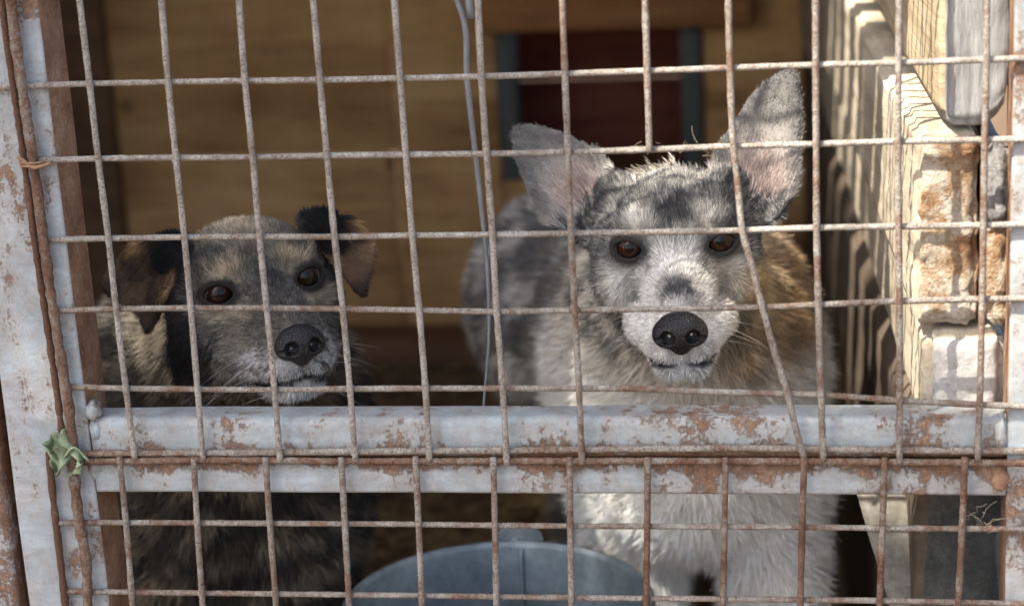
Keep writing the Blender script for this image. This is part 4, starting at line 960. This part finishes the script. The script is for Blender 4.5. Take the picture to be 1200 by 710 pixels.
def coat_L(P, n=None):
    q = HL.loc(P); q0 = q; q = q+1.0*(np.stack([fbm(P, 170, 201+i_, 3) for i_ in range(3)], 1)-.5)+.5*(np.stack([fbm(P, 520, 231+i_, 2) for i_ in range(3)], 1)-.5); x, y, z = q.T; ax_ = np.abs(x); n1 = fbm(P, 90, 43); n2 = fbm(P, 260, 49)
    br = fbm(P*np.array([1, .5, 1.0]), 70, 51)+.22*np.sin(P[:, 2]*240+8*fbm(P, 30, 60)*3)*.5
    C = np.tile(np.array([.035, .031, .028]), (len(P), 1)); C = lay(C, sstep(.50, .68, br)*.6, (.24, .19, .13))
    nk = sstep(.05, .02, P[:, 0])*sstep(.44, .47, P[:, 2])*sstep(.40, .34, P[:, 1]); C = lay(C, nk*sstep(.40, .55, br)*.95, (.52, .45, .32))
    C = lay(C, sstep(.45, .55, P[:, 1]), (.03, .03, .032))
    hd = sstep(-8.5, -6, y)*sstep(-8.5, -6.5, z)
    zw = z+.25*(n1-.5)*4; xw = x+.25*(n2-.5)*4; axw = np.abs(xw)
    st2 = fbm(np.c_[x*1.0, y*.30, z*.4]*.01, 600, 64, 3); fore = sstep(-5, -1, y)
    A = np.tile(np.array([.155, .14, .115]), (len(P), 1)); A = lay(A, sstep(.42, .58, st2)*.8, (.028, .026, .026))
    A = lay(A, np.clip(1.2*gau(np.c_[xw+.4, zw], (0, 4.3), (2.2, 1.5)), 0, 1)*sstep(.5, -2, y)*(.55+.4*sstep(.55, .4, st2)), (.56, .45, .30))
    A = lay(A, gau(np.c_[xw, zw], (0, 2.3), (2.6, .7))*sstep(1, -1, y)*.7, (.31, .25, .175))
    A = lay(A, sstep(3.0, 4.2, axw)*sstep(.6, 2.0, zw)*.97, (.012, .012, .013))
    A = lay(A, sstep(3.9, 4.7, axw)*.95, (.014, .013, .014))
    A = lay(A, gau(np.c_[axw, zw], (3.0, 2.3), (1.1, .5))*fore*.85, (.03, .028, .028))
    A = lay(A, np.clip(1.3*gau(np.c_[axw, zw], (2.3, 1.25), (1.1, .50)), 0, 1)*fore*.85, (.42, .335, .23))
    A = lay(A, np.clip(1.2*gau(np.c_[axw, zw], (2.9, -1.15), (1.3, .45)), 0, 1)*fore*.75, (.38, .305, .215))
    A = lay(A, gau(np.c_[x, y, z], (0, 1.4, .2), (1.1, 2.2, 1.7))*.92, (.03, .028, .029))
    A = lay(A, gau(np.c_[x, y, z], (0, 4.6, -1.5), (2.1, 2.6, 1.2))*.92, (.035, .033, .034))
    A = lay(A, gau(np.c_[ax_, y, z], (2.6, 2.2, -2.6), (1.1, 2.2, 1.3))*.7, (.20, .175, .14))
    A = lay(A, sstep(3.0, 5.2, y)*sstep(-2.4, -3.6, z)*.8*sstep(.30, .55, n2), (.40, .395, .39))
    A = lay(A, sstep(-5.1, -5.7, z)*sstep(2, 4, y)*.85, (.40, .385, .36))
    A = lay(A, np.clip(1.2*gau(np.c_[ax_, y, z], (4.2, -3.0, -3.2), (1.3, 3, 2.4)), 0, 1)*.92, (.018, .017, .018))
    C = lay(C, hd, (0, 0, 0))+A*hd[:, None]
    q = q0; ld = lid_dist(q, KL); C = lay(C, sstep(.55, .30, ld), (.012, .010, .010)); C = lay(C, sstep(.9, .35, ld)*.4, (.05, .045, .04))
    lip = np.minimum.reduce([np.linalg.norm(q-(np.array(a)+np.clip(((q-a)@(np.array(b)-a))/((np.array(b)-a)@(np.array(b)-a)), 0, 1)[:, None]*(np.array(b)-a)), axis=1) for a, b, r in KL['mouth'][:4]])
    C = lay(C, sstep(.52, .22, lip), (.025, .023, .023))
    for e in (ELL, ELR):
        d = e.fn(*P.T); u, v, w_ = e.uvw(*P.T); t = np.clip(v/e.len, 0, 1); m = ((d < .0025) & (v > .004)).astype(float)
        ci = np.tile(np.array([.042, .029, .022]), (len(P), 1)); ci = lay(ci, sstep(.35, .6, fbm(P, 60, 71))*.6, (.14, .085, .05))
        top = sstep(.006, .000, np.abs(poly_sdf(u, v, e.poly)))*sstep(.75, .35, t)*sstep(.45, .55, fbm(P, 50, 75)+.1); ci = lay(ci, top*.8, (.42, .26, .12)); ci = lay(ci, sstep(.25, .05, t)*.9, (.016, .015, .016)); ci = lay(ci, sstep(.8, 1.0, t)*.7, (.025, .022, .02))
        C = lay(C, m, (0, 0, 0))+ci*m[:, None]
    return C
paint_mesh(DL, skin_colour(PL, VNL, coat_L))
def bodyflow_L(P):
    v = np.tile(np.array([-.35, .45, -.7]), (len(P), 1)); v[:, 0] += np.where(P[:, 1] < .45, (P[:, 0]-.0)*7, 0); return v
nL = make_fur(DL, PL, QL, VNL, HL, KL, (ELL, ELR), coat_L, 23, 3.2e6, 7e5, .022, bodyflow_L, (.0045, .0045), .55)
add_eyes(HL, KL, M_EYE_L, DL); build_nose(HL, KL, DL); whiskers(HL, KL, DL, [(2.1, 5.6, -3.6), (2.2, 4.9, -4.2), (2.4, 4.2, -3.8), (2.1, 5.4, -4.7), (1.3, 5.6, -6.2)], 4)
print('strands', nR, nL, 'verts', len(PR), len(PL))

# ------------------------------------------------------------------ tree added out of view to shade the left half
M_BARK = mat_rough('bark', (.06, .045, .035), (.11, .085, .065), (.17, .14, .11), 20, .01)
M_FOL = mat_plain('foliage', (.06, .10, .035), .6, 0, .3, 5, .4, .1)
tr_ = empty('shade_tree', (-2.2, -2.1, 0), label='leafy tree added out of view in front of the kennel to shade its left half', cat='shade_tree')
tv = [(-2.2, -2.1, 0), (-2.15, -2.1, .9), (-2.0, -2.0, 1.9), (-1.8, -1.9, 2.8), (-1.5, -1.8, 3.6)]
tube('trunk', tv, .1, M_BARK, tr_, 10, .08, .04, [.12, .09, .07, .05, .02])
CC = np.array([-.2, 0, 1.2])-SUN_D*3.4
for i in range(7):
    p = np.array(tv[2])+(np.array(tv[4])-tv[2])*i/7; e_ = CC+np.array([random.uniform(-1.4, .1), random.uniform(-.7, .7), random.uniform(-.5, .6)])
    tube('branch', [p, (p+e_)/2+np.array([0, 0, .12]), e_], .02, M_BARK, tr_, 6, .08, .04, [.035, .02, .006])
V, Fc = [], []
cl_ = []
def gap(x, z):
    """openings shaped into the added crown to put sun on chosen spots, in wire-plane coordinates"""
    g_ = z-.6-2.0*(.56-x)
    return (-.44 < g_ < .32 and -.40 < x < .66 and z > .57) or (-.12 < x < .12 and .92 < z < 1.45) or (.04 < x < .24 and .78 < z < .96)
while len(cl_) < 900:
    xf, zf, dd = random.uniform(-1.6, 1.1), random.uniform(-.2, 3.2), random.uniform(2.9, 3.8)
    if ((xf+.2)/1.35)**2+((zf-1.4)/1.8)**2 > 1: continue
    if gap(xf+random.uniform(-.03, .03), zf+random.uniform(-.05, .05)) and (random.random() > (.12 if xf > .38 or zf > 1.3 else .10) or (.46 < xf < .62 and .52 < zf < .74)): continue
    cl_.append(np.array([xf, 0, zf])-SUN_D*dd)
for c in cl_:
    for k in range(34):
        p = c+np.array([random.gauss(0, .030) for _ in range(3)]); d = Vector([random.gauss(0, 1) for _ in range(3)]).normalized(); s_ = d.orthogonal().normalized(); l = random.uniform(.03, .055); wd = l*.42; kk = len(V)
        d, s_ = np.array(d), np.array(s_); V += [p, p+d*l*.5+s_*wd, p+d*l, p+d*l*.5-s_*wd]; Fc.append((kk, kk+1, kk+2, kk+3))
cr = mesh_obj('crown', V, Fc, M_FOL, tr_, smooth=False)

# ------------------------------------------------------------------ shed hair caught on the wires
def tuft(pts, n, spread, seed, label):
    r = np.random.default_rng(seed); K = 7; hc = bpy.data.hair_curves.new('hair_tuft'); hc.add_curves([K]*n); base = [at(x, y, -.001) for x, y in pts]; pos = np.zeros((n, K, 3))
    for i in range(n):
        b = base[r.integers(len(base))]+r.normal(size=3)*.002; d = r.normal(size=3)*np.array([1, .5, .9])+np.array([0, -.2, .35]); d /= np.linalg.norm(d); c_ = r.normal(size=3)*.9
        for k in range(K): t = k/(K-1); pos[i, k] = b+spread*(t*d+t*t*c_*.5+.10*np.sin(t*7+c_*4)*t)
    hc.attributes['position'].data.foreach_set('vector', pos.astype(np.float32).ravel())
    a = hc.attributes.get('radius') or hc.attributes.new('radius', 'FLOAT', 'POINT'); a.data.foreach_set('value', np.full(n*K, .00011, np.float32))
    c = hc.attributes.new('coat', 'FLOAT_COLOR', 'CURVE'); c.data.foreach_set('color', np.tile(np.array([.30, .25, .18, 1], np.float32), n))
    hc.materials.append(M_HAIR); o = bpy.data.objects.new('hair_tuft', hc); COL.objects.link(o); tag(o, label, 'hair tuft', 'tufts of shed hair on the wire mesh')
tuft([(684, 176), (690, 176)], 7, .010, 1, 'wisp of pale shed hair on the wire beside the left upright ear')
tuft([(745, 176), (775, 175), (800, 174), (825, 173)], 16, .006, 2, 'fringe of pale shed hair on the wire above the grey dog')
tuft([(1150, 612), (1158, 618), (1146, 604)], 14, .011, 3, 'tangle of shed hair on the lower mesh beside the right post')
